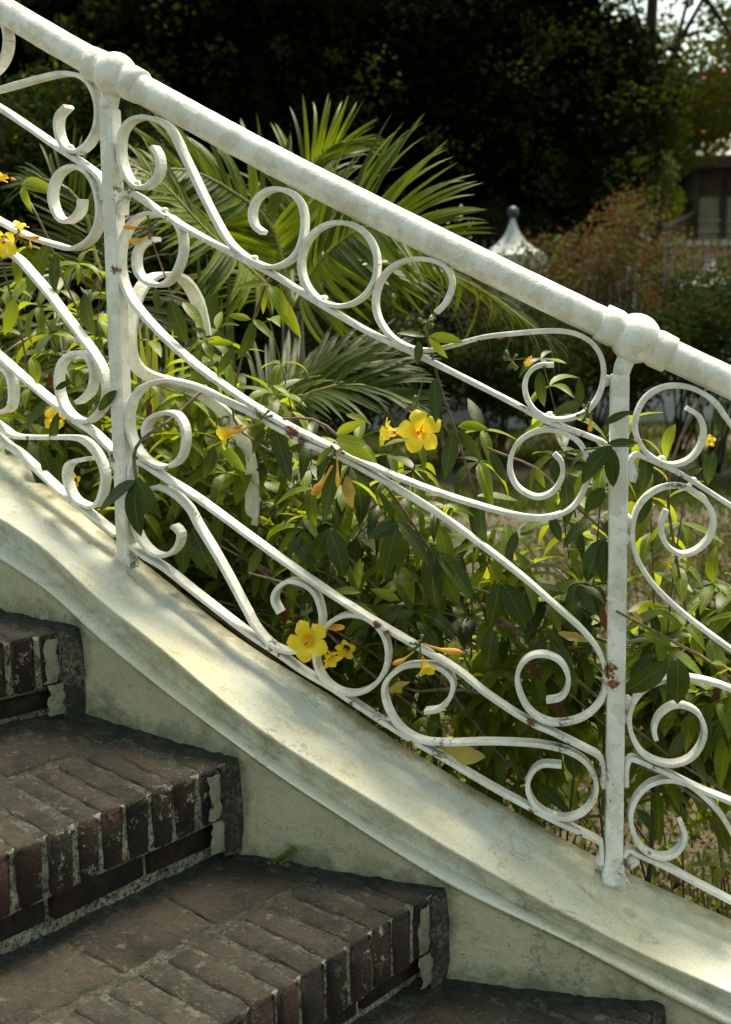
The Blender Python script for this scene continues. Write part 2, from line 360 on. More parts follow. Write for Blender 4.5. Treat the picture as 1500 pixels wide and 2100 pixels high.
M['dead'] = mat_leaf('yellow_dying_leaf', (0.62, 0.50, 0.12), (0.5, 0.35, 0.05), 0.5, 0.2, (0.45, 0.30, 0.07), (0.30, 0.13, 0.03), 0.3)
M['brownleaf'] = mat_leaf('dead_brown_leaf', (0.13, 0.05, 0.025), (0.16, 0.04, 0.02), 0.6, 0.3, None, None, 0.2)
def mat_petal():
    m, nt, b = new_mat('yellow_petal'); co = coords(nt, 'Object')
    ln = nt.nodes.new('ShaderNodeVectorMath'); ln.operation = 'LENGTH'; nt.links.new(co, ln.inputs[0])
    mr = nt.nodes.new('ShaderNodeMapRange'); mr.inputs[1].default_value = 0.017; mr.inputs[2].default_value = 0.007; nt.links.new(ln.outputs['Value'], mr.inputs[0])
    c = mix(nt, noisef(nt, coords(nt, 'World'), 60, 3, 0.5, 0.35, 0.7), (0.92, 0.74, 0.02), (0.88, 0.64, 0.015)); c = mix(nt, mr.outputs[0], c, (0.78, 0.24, 0.012))
    nt.links.new(c, b.inputs['Base Color']); b.inputs['Roughness'].default_value = 0.45
    tr = nt.nodes.new('ShaderNodeBsdfTranslucent'); nt.links.new(c, tr.inputs[0])
    mx = nt.nodes.new('ShaderNodeMixShader'); mx.inputs[0].default_value = 0.35
    nt.links.new(b.outputs[0], mx.inputs[1]); nt.links.new(tr.outputs[0], mx.inputs[2]); nt.links.new(mx.outputs[0], nt.nodes['Material Output'].inputs[0])
    return m
M['petal'] = mat_petal()
M['throat'] = mat_simple('orange_throat', (0.80, 0.30, 0.015), (0.72, 0.22, 0.01), 90, 0.5)
M['ground'] = mat_simple('dry_garden_soil', (0.070, 0.050, 0.026), (0.034, 0.038, 0.012), 3.0, 0.95, 0.38, 0.62, 0.02, 10)
M['grass'] = mat_leaf('dry_grass_blade', (0.066, 0.090, 0.018), (0.12, 0.15, 0.015), 0.8, 0.5, (0.060, 0.050, 0.020), None, 0.25, .1)
M['litter'] = mat_leaf('leaf_litter', (0.135, 0.085, 0.042), (0.10, 0.06, 0.02), 0.8, 0.4, (0.035, 0.022, 0.012), None, 0.1, .1)
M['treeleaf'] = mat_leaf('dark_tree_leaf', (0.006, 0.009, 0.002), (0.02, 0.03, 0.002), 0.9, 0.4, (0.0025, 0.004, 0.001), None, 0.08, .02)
M['treeleaf2'] = mat_leaf('lit_tree_leaf', (0.030, 0.042, 0.006), (0.09, 0.115, 0.006), 0.8, 0.5, (0.015, 0.022, 0.005), None, 0.3, .06)  # lighter leaf for lit clumps of the dark trees, light put into the colour
M['treelit'] = mat_leaf('sunlit_tree_leaf', (0.055, 0.075, 0.009), (0.17, 0.21, 0.008), 0.7, 0.5, (0.016, 0.024, 0.004), None, 0.34, .12)  # brighter leaf copy, sunlight put into the colour
M['bark'] = mat_simple('dark_bark', (0.012, 0.010, 0.007), (0.03, 0.024, 0.016), 4, 0.95)
M['redleaf'] = mat_leaf('rusty_red_leaf', (0.075, 0.026, 0.010), (0.13, 0.035, 0.01), 0.8, 0.4, (0.035, 0.018, 0.008), None, 0.3, .08)
M['oliveleaf'] = mat_leaf('olive_shrub_leaf', (0.075, 0.085, 0.025), (0.12, 0.14, 0.02), 0.8, 0.6, (0.02, 0.03, 0.010), None, 0.3, .1)
M['hedgeleaf'] = mat_leaf('hedge_leaf', (0.014, 0.024, 0.004), (0.04, 0.06, 0.004), 0.8, 0.4, (0.006, 0.010, 0.002), None, 0.28, .06)
M['redflower'] = mat_simple('red_flower', (0.55, 0.02, 0.01), (0.65, 0.06, 0.02), 20, 0.5)
M['yellowflower'] = mat_simple('small_orange_flower', (0.7, 0.35, 0.02), (0.75, 0.5, 0.03), 5, 0.5)
M['pillar'] = mat_simple('weathered_white_pillar', (0.50, 0.53, 0.50), (0.32, 0.35, 0.32), 5, 0.8)
M['gwall'] = mat_simple('garden_wall_whitewash', (0.50, 0.50, 0.47), (0.34, 0.34, 0.31), 3, 0.85)
M['iron'] = mat_simple('black_iron', (0.016, 0.019, 0.017), (0.035, 0.04, 0.034), 20, 0.6)
M['ball'] = mat_simple('dark_blue_ball', (0.015, 0.03, 0.04), (0.03, 0.045, 0.05), 20, 0.5)
M['housewall'] = mat_simple('house_wall_cream', (0.22, 0.22, 0.15), (0.15, 0.15, 0.10), 2, 0.85)
M['pinkwall'] = mat_simple('pink_wall', (0.22, 0.13, 0.085), (0.16, 0.10, 0.065), 2, 0.85)
M['roof'] = mat_simple('pale_tin_roof', (0.24, 0.22, 0.22), (0.14, 0.13, 0.13), 3, 0.7)
M['darkwood_shade'] = mat_simple('dark_board_and_shade', (0.015, 0.010, 0.008), (0.04, 0.025, 0.02), 3, 0.8)  # dark boards, and the dark sheets that stand in for shade
M['terrace'] = mat_simple('pale_back_wall', (0.30, 0.30, 0.27), (0.2, 0.2, 0.18), 3, 0.85)

# ------------------------------------------------------------------ ground
def ground():
    n = 90; xs = np.concatenate([np.linspace(-200, -12, 12), np.linspace(-11, 14, 70), np.linspace(16, 200, 12)])
    ys = np.concatenate([np.linspace(-60, 1, 8), np.linspace(1.5, 20, 70), np.linspace(24, 320, 14)])
    X, Y = np.meshgrid(xs, ys); Z = np.zeros_like(X)
    for j in range(X.shape[0]):
        for i in range(X.shape[1]):
            if -12 < X[j, i] < 15 and 1 < Y[j, i] < 22: Z[j, i] = mnoise.noise(Vector((X[j, i] * .6, Y[j, i] * .6, 0))) * 0.05
    V = np.stack([X.ravel(), Y.ravel(), Z.ravel()], 1); w = len(xs); h = len(ys)
    F = [(j * w + i, j * w + i + 1, (j + 1) * w + i + 1, (j + 1) * w + i) for j in range(h - 1) for i in range(w - 1)]
    tag(link('ground', mesh('ground', V, F, M['ground'], True)), kind='structure', label='dry brown garden soil with thin green grass behind the railing')
ground()

# ------------------------------------------------------------------ kerb wall (stringer) along the stairs
L_back = [(-90, 845), (0, 900), (97, 985), (233, 1100), (300, 1150), (500, 1310), (700, 1433), (800, 1507), (1000, 1628), (1230, 1757), (1290, 1787), (1500, 1882), (1620, 1936)]
L_ridge = [(-90, 1010), (0, 1063), (100, 1130), (187, 1217), (300, 1304), (387, 1378), (500, 1472), (640, 1566), (750, 1633), (900, 1727), (1000, 1785), (1133, 1858), (1267, 1930), (1367, 1979), (1500, 2036), (1620, 2088)]
L_band = [(-90, 1065), (0, 1110), (133, 1203), (233, 1290), (333, 1380), (500, 1507), (600, 1577), (733, 1668), (867, 1750), (1000, 1820), (1133, 1890), (1333, 1983), (1500, 2067), (1620, 2122)]
L_bead = [(-90, 1100), (0, 1147), (120, 1228), (173, 1287), (250, 1350), (350, 1428), (500, 1540), (567, 1590), (687, 1668), (820, 1755), (950, 1832), (1000, 1857), (1167, 1932), (1300, 2008), (1467, 2093), (1620, 2165)]
GS = np.arange(-1.15, 1.75, 0.0125)
def zline(px, o):
    pts = [hit(x, y, o) for x, y in spline(px, 12)]; pts.sort()
    s = np.array([p[0] for p in pts]); z = np.array([p[1] for p in pts])
    zz = np.interp(GS, s, z)
    k0 = (z[3] - z[0]) / (s[3] - s[0]); k1 = (z[-1] - z[-4]) / (s[-1] - s[-4])
    zz = np.where(GS < s[0], z[0] + (GS - s[0]) * k0, zz); zz = np.where(GS > s[-1], z[-1] + (GS - s[-1]) * k1, zz)
    return zz
OB, OR, OF, OM = 0.060, -0.187, -0.166, -0.204
def smooth_line(z, k=5):
    w = np.exp(-(np.arange(-2 * k, 2 * k + 1) / k) ** 2); w /= w.sum()
    pad = np.concatenate([2 * z[0] - z[2 * k:0:-1], z, 2 * z[-1] - z[-2:-2 * k - 2:-1]]); return np.convolve(pad, w, 'valid')
zb, zr, zf, zm = [smooth_line(zline(l, o)) for l, o in ((L_back, OB), (L_ridge, OR), (L_band, OF), (L_bead, OM))]
def loft(prof, name, mat, parent, disp=0.0, smooth=True, cap=True, seed=0, sharp=(), grime_dark=None):
    """prof: list of (offset, z array) -> surface along GS"""
    V = []; m = len(prof)
    for i, s in enumerate(GS):
        for (o, z) in prof:
            p = at(s, o, z[i])
            if disp:
                d = mnoise.fractal(Vector((s * 7 + seed, o * 9, z[i] * 3)), 0.8, 2.0, 4) * disp
                p = p + nrm(s) * -d * 0.6 + Vector((0, 0, d))
            V.append(p)
    F = [(i * m + j, i * m + j + 1, (i + 1) * m + j + 1, (i + 1) * m + j) for i in range(len(GS) - 1) for j in range(m - 1)]
    if cap: F += [tuple(range(m - 1, -1, -1)), tuple((len(GS) - 1) * m + j for j in range(m))]
    me = mesh(name, V, F, mat, smooth)
    if grime_dark:
        ga = me.attributes.new('grime_dark', 'FLOAT', 'POINT')
        ga.data.foreach_set('value', [float(grime_dark(s, j, prof[j][0], prof[j][1][i])) for i, s in enumerate(GS) for j in range(m)])
    if sharp:
        at_ = me.attributes.new('sharp_edge', 'BOOLEAN', 'EDGE')
        for e in me.edges:
            a, b_ = e.vertices
            if a % m == b_ % m and (a % m - m) in sharp: at_.data[e.index].value = True
    return link(name, me, parent)
kerb = empty('stair_kerb_wall', at(0, -0.05, 0), 'cream plastered kerb wall with moulded white coping beside the brick steps', 'wall')
lo = np.full(len(GS), -0.1)
def lerp(a, b, t): return a * (1 - t) + b * t
# body of the wall
_c = [hit(*p, -.19) for p in ((165, 1290), (190, 1470), (490, 1560), (500, 1755), (915, 1825), (915, 2010), (1362, 2062))]
def tread_z(s):
    (sa, za), (_, zb2), (sb, zb1), (_, zc2), (sc_, zc1), (_, zd2), (sd2, zd1) = _c
    if s > sa: return za
    if s > sb: return zb2 + (zb1 - zb2) * (sa - s) / (sa - sb)
    if s > sc_: return zc2 + (zc1 - zc2) * (sb - s) / (sb - sc_)
    if s > sd2: return zd2 + (zd1 - zd2) * (sc_ - s) / (sc_ - sd2)
    return zd1 - .19
def wall_darken(s, j, o, z):  # darker near the tread lines and beside the riser corners
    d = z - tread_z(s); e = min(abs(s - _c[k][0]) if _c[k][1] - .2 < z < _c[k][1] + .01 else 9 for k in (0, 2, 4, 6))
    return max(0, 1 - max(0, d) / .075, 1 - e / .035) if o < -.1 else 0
wbody = loft([(OB - .012, lo), (OB - .012, zb - .05), (-.188, zm - .012), (-.190, zm - .018)] + [(-.190, zm - .018 - .0165 * k) for k in range(1, 34)] + [(-.190, lo - .3)], 'wall_face', M['wall'], kerb, 0.004, True, grime_dark=wall_darken)
# moulded coping
pr = [(OB - .012, zb - .07), (OB, zb - .055), (OB + .002, zb - .02), (OB - .002, zb - .006), (OB - .012, zb + .001)]
for t in (.08, .16, .22, .28, .36, .46, .56, .66, .76, .86, .93):
    bulge = 0.004 * math.sin(math.pi * min(t / .3, 1))
    pr.append((lerp(OB - .012, OR + .014, t), lerp(zb, zr, t) + bulge))
pr += [(OR + .008, lerp(zb, zr, .98)), (OR + .0015, zr + .001), (OR, zr - .0015), (OR + .004, lerp(zr, zf, .25)), (OF, lerp(zr, zf, .75)), (OF, zf), (lerp(OF, OM, .5), lerp(zf, zm, .12)), (OM + .006, lerp(zf, zm, .32)), (OM, lerp(zf, zm, .62)), (OM, lerp(zf, zm, .9)), (OM + .003, zm), (-.185, zm - .003)]
coping = loft(pr, 'coping', M['coping'], kerb, 0.0011, True, seed=5, sharp=(-11, -10, -7, -2), grime_dark=lambda s, j, o, z: {0: 1, 1: 1, 2: 1, 3: 1, 4: .95, 5: .75, 6: .5, 7: .3, 8: .15}.get(j, {len(pr) - 9: .45, len(pr) - 8: .5, len(pr) - 7: .45, len(pr) - 2: .3, len(pr) - 1: .6}.get(j, 0.05)))  # grime on the back edge; recessed band and bead underside set darker

def kerb_z(s, o):
    i = (s - GS[0]) / 0.0125; a = int(max(0, min(i, len(GS) - 2)))
    t = (OB - o) / (OB - OR); return zb[a] * (1 - t) + zr[a] * t

# ------------------------------------------------------------------ brick steps
def corner(px, py): s, z = hit(px, py, -.19); return at(s, -.19, z), s
steps_root = empty('brick_steps', (-0.3, 1.6, 0.0), 'worn dark red brick steps rising to the left beside the white kerb', 'steps')
def brick_mesh(name, L, W, Hh, seed, mat):
    r = random.Random(seed); V = []; F = []
    nx, ny, nz = 4, 3, 3; idx = {}
    def co(i, n, half):
        e = min(0.007, half * .3)
        return [-half, -half + e, half - e, half][i] if n == 4 else [-half, 0, half][i]
    xs = [-1, -.93, .93, 1]; 
    grid = [[-L / 2, -L / 2 + .008, 0, L / 2 - .03, L / 2 - .010, L / 2], [-W / 2, -W / 2 + .006, W / 2 - .006, W / 2], [-Hh / 2, -Hh / 2 + .006, Hh / 2 - .006, Hh / 2]]
    dims = [len(g) for g in grid]
    def vid(i, j, k):
        key = (i, j, k)
        if key not in idx:
            x, y, z = grid[0][i], grid[1][j], grid[2][k]
            ex = (i in (0, dims[0] - 1)); ey = (j in (0, dims[1] - 1)); ez = (k in (0, dims[2] - 1))
            cnt = ex + ey + ez; pull = 0.0025 * (cnt - 1) if cnt > 1 else 0
            v = Vector((x, y, z)); v -= Vector((math.copysign(pull, x) * ex, math.copysign(pull, y) * ey, math.copysign(pull, z) * ez))
            v += Vector((r.uniform(-1, 1), r.uniform(-1, 1), r.uniform(-1, 1))) * (0.0026 if cnt > 1 else 0.0014)
            if L > .2 and i == dims[0] - 1 and z > 0: v += Vector((-.005 - r.random() * .004, 0, -.005 - r.random() * .004))      # worn nosing
            if L > .2 and i == dims[0] - 2 and z > 0: v += Vector((0, 0, -.0012 - r.random() * .0015))
            idx[key] = len(V); V.append(v)
        return idx[key]
    a, b_, c = dims
    for i in range(a - 1):
        for j in range(b_ - 1): F.append((vid(i, j, 0), vid(i, j + 1, 0), vid(i + 1, j + 1, 0), vid(i + 1, j, 0))); F.append((vid(i, j, c - 1), vid(i + 1, j, c - 1), vid(i + 1, j + 1, c - 1), vid(i, j + 1, c - 1)))
    for i in range(a - 1):
        for k in range(c - 1): F.append((vid(i, 0, k), vid(i + 1, 0, k), vid(i + 1, 0, k + 1), vid(i, 0, k + 1))); F.append((vid(i, b_ - 1, k), vid(i, b_ - 1, k + 1), vid(i + 1, b_ - 1, k + 1), vid(i + 1, b_ - 1, k)))
    for j in range(b_ - 1):
        for k in range(c - 1): F.append((vid(0, j, k), vid(0, j, k + 1), vid(0, j + 1, k + 1), vid(0, j + 1, k))); F.append((vid(a - 1, j, k), vid(a - 1, j + 1, k), vid(a - 1, j + 1, k + 1), vid(a - 1, j, k + 1)))
    me = mesh(name, V, F, mat, True); me.materials.append(M['brick_riser'])
    return me
PITCH, BW, BL, BH = 0.0575, 0.045, 0.215, 0.112
edge_meshes = [brick_mesh('brick', BL, BW, BH, 11 + i, M['brick_tread']) for i in range(5)]
for me in edge_meshes:
    for p in me.polygons:
        if p.normal.x > 0.6: p.material_index = 1       # the weathered end that forms the riser
flat_meshes = [brick_mesh('brick', 0.112, 0.205, 0.05, 31 + i, M['brick_tread']) for i in range(4)]
low_meshes = [brick_mesh('brick', 0.10, 0.205, 0.055, 51 + i, M['brick_base']) for i in range(3)]

def rough_slab(name, pts_top, mat, parent, seed):
    pass

def make_step(W, far, zf_, zr_, depth, n_front, low, seed, z_low):
    """W: nosing corner at the wall; far: another point of the nosing"""
    rd = random.Random(seed)
    Nd = Vector((far.x - W.x, far.y - W.y, 0)).normalized()
    Rd = Vector((-Nd.y, Nd.x, 0))
    if Rd.x < 0: Rd = -Rd                       # down the stairs
    root_pt = Vector((W.x, W.y, 0))
    slope = (zf_ - zr_) / depth                 # tread falls towards its nosing
    def P(u, v, z=0.0):                         # u along nosing, v down-stair (0 at nosing), z above tread surface
        return root_pt + Nd * u + Rd * v + Vector((0, 0, zf_ + (v * slope if v < 0 else 0) + z))
    Lt = 1.45
    # mortar body with rough top and front
    V = []; F = []; us = np.arange(-0.25, Lt, 0.02); vs = list(np.arange(-depth - 0.16, -0.02, 0.02)) + [-0.012]
    fr = [-0.02, -0.05, -0.085, -0.112, -0.122, -0.14, z_low - zf_ - 0.05]
    prof = [(v, -0.0022, 'z') for v in vs] + [(-0.010, -0.012, 'c')] + [(-0.011 if z > -0.12 else -0.046, z, 'x') for z in fr]
    for u in us:
        for (v, z, k) in prof:
            p = P(u, v, z); d = mnoise.fractal(Vector((p.x * 22, p.y * 22, p.z * 22 + seed)), 0.9, 2.0, 3) * 0.0035
            V.append(p + (Vector((0, 0, d)) if k == 'z' else Rd * d))
    m = len(prof)
    F = [(i * m + j, i * m + j + 1, (i + 1) * m + j + 1, (i + 1) * m + j) for i in range(len(us) - 1) for j in range(m - 1)]
    sme = mesh('step', V, F, M['mortartop'], True); sme.materials.append(M['mortar'])
    for pi, pg in enumerate(sme.polygons): pg.material_index = 0 if (pi % (m - 1)) < len(vs) - 1 else 1
    st = link('step', sme, steps_root)
    # bricks on edge: tread top and riser face
    B = Matrix((( Rd.x, Nd.x, 0), (Rd.y, Nd.y, 0), (0, 0, 1)))
    def put(mesh_, u, v, z, yaw=0.0, tilt=0.0, sc=(1, 1, 1)):
        c = P(u, v, z); Rm = (B @ Matrix.Rotation(yaw, 3, 'Z') @ Matrix.Rotation(tilt, 3, 'Y')).to_4x4()
        return link('brick', mesh_, st, Matrix.Translation(c) @ Rm @ Matrix.Diagonal((*sc, 1)))
    pit = math.atan(-slope)
    u = 0.045
    n = 0
    while u < Lt - 0.03:
        w = rd.uniform(0.86, 1.12)
        put(edge_meshes[rd.randrange(5)], u + BW * w / 2, -BL / 2 + rd.uniform(-.002, .004), -BH / 2 + rd.uniform(-.001, .0025), rd.uniform(-.015, .015), -pit * 0 + math.atan(slope) * -1, (1, w, 1))
        u += BW * w + rd.uniform(.008, .017); n += 1
    u = -0.05; d2 = depth - BL - 0.012
    if d2 > 0.05:
        k = d2 / 0.112
        while u < Lt - 0.1:
            put(flat_meshes[rd.randrange(4)], u + .1025, -BL - 0.012 - 0.112 * k / 2, -0.025 + rd.uniform(-.0005, .002), rd.uniform(-.012, .012), -math.atan(slope), (k, 1, 1))
            u += .205 + rd.uniform(.006, .012)
    u = 0.0; hz = (zf_ - z_low) - BH - 0.018
    if hz > 0.03:
        while u < Lt - 0.1:
            put(low_meshes[rd.randrange(3)], u + .1025, -0.052 - 0.032 + rd.uniform(-.003, .003), -BH - 0.016 - hz / 2 + 0.006, rd.uniform(-.01, .01), rd.uniform(-.02, .02), (1, 1, (hz - rd.uniform(.008, .018)) / 0.055))
            u += .205 + rd.uniform(.008, .014)
    return st, P, Nd, Rd

cA, sA = corner(165, 1290); cB, sB = corner(490, 1560); cC, sC = corner(915, 1825); cD, sD = corner(1362, 2062)
zA, zB, zC, zD = cA.z, cB.z, cC.z, cD.z
zArear = zA + 0.02; zBr = corner(190, 1470)[0].z; zCr = corner(500, 1755)[0].z; zDr = corner(915, 2010)[0].z
print('steps', zA, zB, zBr, zC, zCr, zD, zDr, [tuple(round(v, 3) for v in c) for c in (cA, cB, cC, cD)])
farA, farB, farC = atZ(0, 1322, zA), atZ(0, 1758, zB), atZ(482, 2092, zC)
dirC = (farC - cC).normalized(); farD = cD + Matrix.Rotation(R_(6), 3, 'Z') @ dirC
def depth_of(c0, c1, far1):   # distance between nosing 1 and the riser above at the wall
    Nd = Vector((far1.x - c1.x, far1.y - c1.y, 0)).normalized(); Rd = Vector((-Nd.y, Nd.x, 0)); Rd = Rd if Rd.x > 0 else -Rd
    return (Vector((c1.x - c0.x, c1.y - c0.y, 0))).dot(Rd)
dB, dC, dD = depth_of(cA, cB, farB), depth_of(cB, cC, farC), depth_of(cC, cD, farD)
print('depths', dB, dC, dD, 'dirs', [(f - c).normalized() for f, c in ((farA, cA), (farB, cB), (farC, cC))])
sts = []
sts.append(make_step(cA, farA, zA, zA + .015, 0.36, 0, True, 1, zBr))
sts.append(make_step(cB, farB, zB, zBr, dB, 0, True, 2, zCr))
sts.append(make_step(cC, farC, zC, zCr, dC, 0, True, 3, zDr))
cE = at(sD - 0.42, -.19, zD - 0.19); farE = cE + (farD - cD)
sts.append(make_step(cD, farD, zD, zDr, dD, 0, True, 4, zD - .19))
sts.append(make_step(cE, farE, zD - .19, zD - .18, .40, 0, True, 5, -0.02))

# mossy fillets where the treads meet the wall, and broken plaster lumps beside the wall
def ribbon_on_wall(name, mat, parent, s0, s1, z0, z1, wd, ht, seed):
    V = []; F = []; n = 40
    for i in range(n + 1):
        t = i / n; s = s0 + (s1 - s0) * t; z = z0 + (z1 - z0) * t
        a = mnoise.fractal(Vector((s * 30, seed, 0)), .8, 2, 3); b_ = mnoise.fractal(Vector((s * 26, seed, 9)), .8, 2, 3)
        h = ht * (1 + .7 * a + .5 * mnoise.noise(Vector((s * 110, seed, 3)))); w = wd * (1 + .5 * b_)
        V += [at(s, -.188, z + h), at(s, -.193 , z + h * .75), at(s, -.19 - w * .45, z + h * .3), at(s, -.19 - w, z + 0.003), at(s, -.19 - w * 1.05, z - .006)]
    F = [(i * 5 + j, i * 5 + j + 1, (i + 1) * 5 + j + 1, (i + 1) * 5 + j) for i in range(n) for j in range(4)]
    return link(name, mesh(name, V, F, mat, True), parent)
for (c0, s0, z0), (c1, s1, z1), st, sd_ in (((0, sA, zBr), (0, sB, zB), sts[1][0], 1), ((0, sB, zCr), (0, sC, zC), sts[2][0], 2), ((0, sC, zDr), (0, sD, zD), sts[3][0], 3), ((0, sA + .35, zA + .015), (0, sA, zA), sts[0][0], 4)):
    ribbon_on_wall('mortar_fillet', M['moss'], st, s0 + .01, s1 + .002, z0, z1, 0.022, 0.006, sd_)
def lump(name, P, u0, u1, z0, z1, proud, mat, parent, seed, label=None, rag=.009):
    V = []; F = []; nu, nz = 7, 12
    for a in range(nz + 1):
        for b_ in range(nu + 1):
            fu, fz = b_ / nu, a / nz; e = math.sin(math.pi * fu) ** .45 * math.sin(math.pi * (.04 + .92 * fz)) ** .4
            wv = mnoise.fractal(Vector((fz * 4.5 + seed, fu * 1.5, 0)), .7, 2.1, 4) * rag; nn = mnoise.fractal(Vector((fu * 3 + seed, fz * 7, 1)), .7, 2, 5) 
            V.append(P(u0 + (u1 - u0) * fu + wv, proud * (e - .45) + nn * .0025, z0 + (z1 - z0) * fz))
    F = [(a * (nu + 1) + b_, a * (nu + 1) + b_ + 1, (a + 1) * (nu + 1) + b_ + 1, (a + 1) * (nu + 1) + b_) for a in range(nz) for b_ in range(nu)]
    o = link(name, mesh(name, V, F, mat, True), parent)
    if label: o['label'] = label
M['darkmortar'] = mat_mortar('black_stained_mortar', .85, .34); M['chip'] = mat_plaster('flaking_plaster', (0.30, 0.295, 0.20), (0.17, 0.17, 0.115), (0.03, 0.03, 0.02), 1.0, 0.005, True)
for k, (st, P, Nd, Rd) in enumerate(sts[:4]):
    lump('plaster_patch', P, 0.050, 0.080, -.100, -.010, .005, M['chip'], st, k * 3.1 + .4, 'pale cracked plaster patch over the riser bricks')
    lump('plaster_patch', P, 0.042, 0.078, -.168, -.104, .005, M['chip'], st, k * 5.3 + 2, 'lower broken half of the pale plaster patch')
    lump('mortar_edge', P, -0.03, 0.043, -.185, .001, .013, M['darkmortar'], st, 8 + k * 2.3, 'dark crumbling mortar at the wall end of the step', rag=.003)

# ------------------------------------------------------------------ railing
rail = empty('stair_railing', at(0, 0, kerb_z(0, 0)), 'white painted iron railing of scrolls and rings under a round handrail', 'railing')
BWID, BTH = 0.0295, 0.0090
def bar3(name, fronts, w=BWID, th=BTH, taper=None):
    """sweep a flat bar; fronts: list of (s, z) along its front edge"""
    o0 = -w / 2; C = [at(s, 0.0, z) for s, z in fronts]; Nn = [nrm(s) for s, z in fronts]; V = []; n = len(C)
    for i in range(n):
        t = (C[min(i + 1, n - 1)] - C[max(i - 1, 0)]); nn = Nn[i]; t = (t - nn * t.dot(nn)).normalized(); b_ = nn.cross(t).normalized()
        wob = 1 + 0.06 * mnoise.noise(C[i] * 25); hw, ht = w / 2, th / 2 * wob; c = 0.0016
        for (a, e) in ((-hw + c, -ht), (hw - c, -ht), (hw, -ht + c), (hw, ht - c), (hw - c, ht), (-hw + c, ht), (-hw, ht - c), (-hw, -ht + c)):
            V.append(C[i] + nn * a + b_ * e)
    F = [(i * 8 + k, i * 8 + (k + 1) % 8, (i + 1) * 8 + (k + 1) % 8, (i + 1) * 8 + k) for i in range(n - 1) for k in range(8)]
    F += [tuple(range(7, -1, -1)), tuple((n - 1) * 8 + k for k in range(8))]
    me = mesh(name, V, F, M['paint'], False)
    return link(name, me, rail)
def bar(name, px, closed=False, **k):
    if closed: px = list(px) + [px[0]]
    return bar3(name, [hit(x, y, -BWID / 2) for x, y in spline(px, 7)], **k)

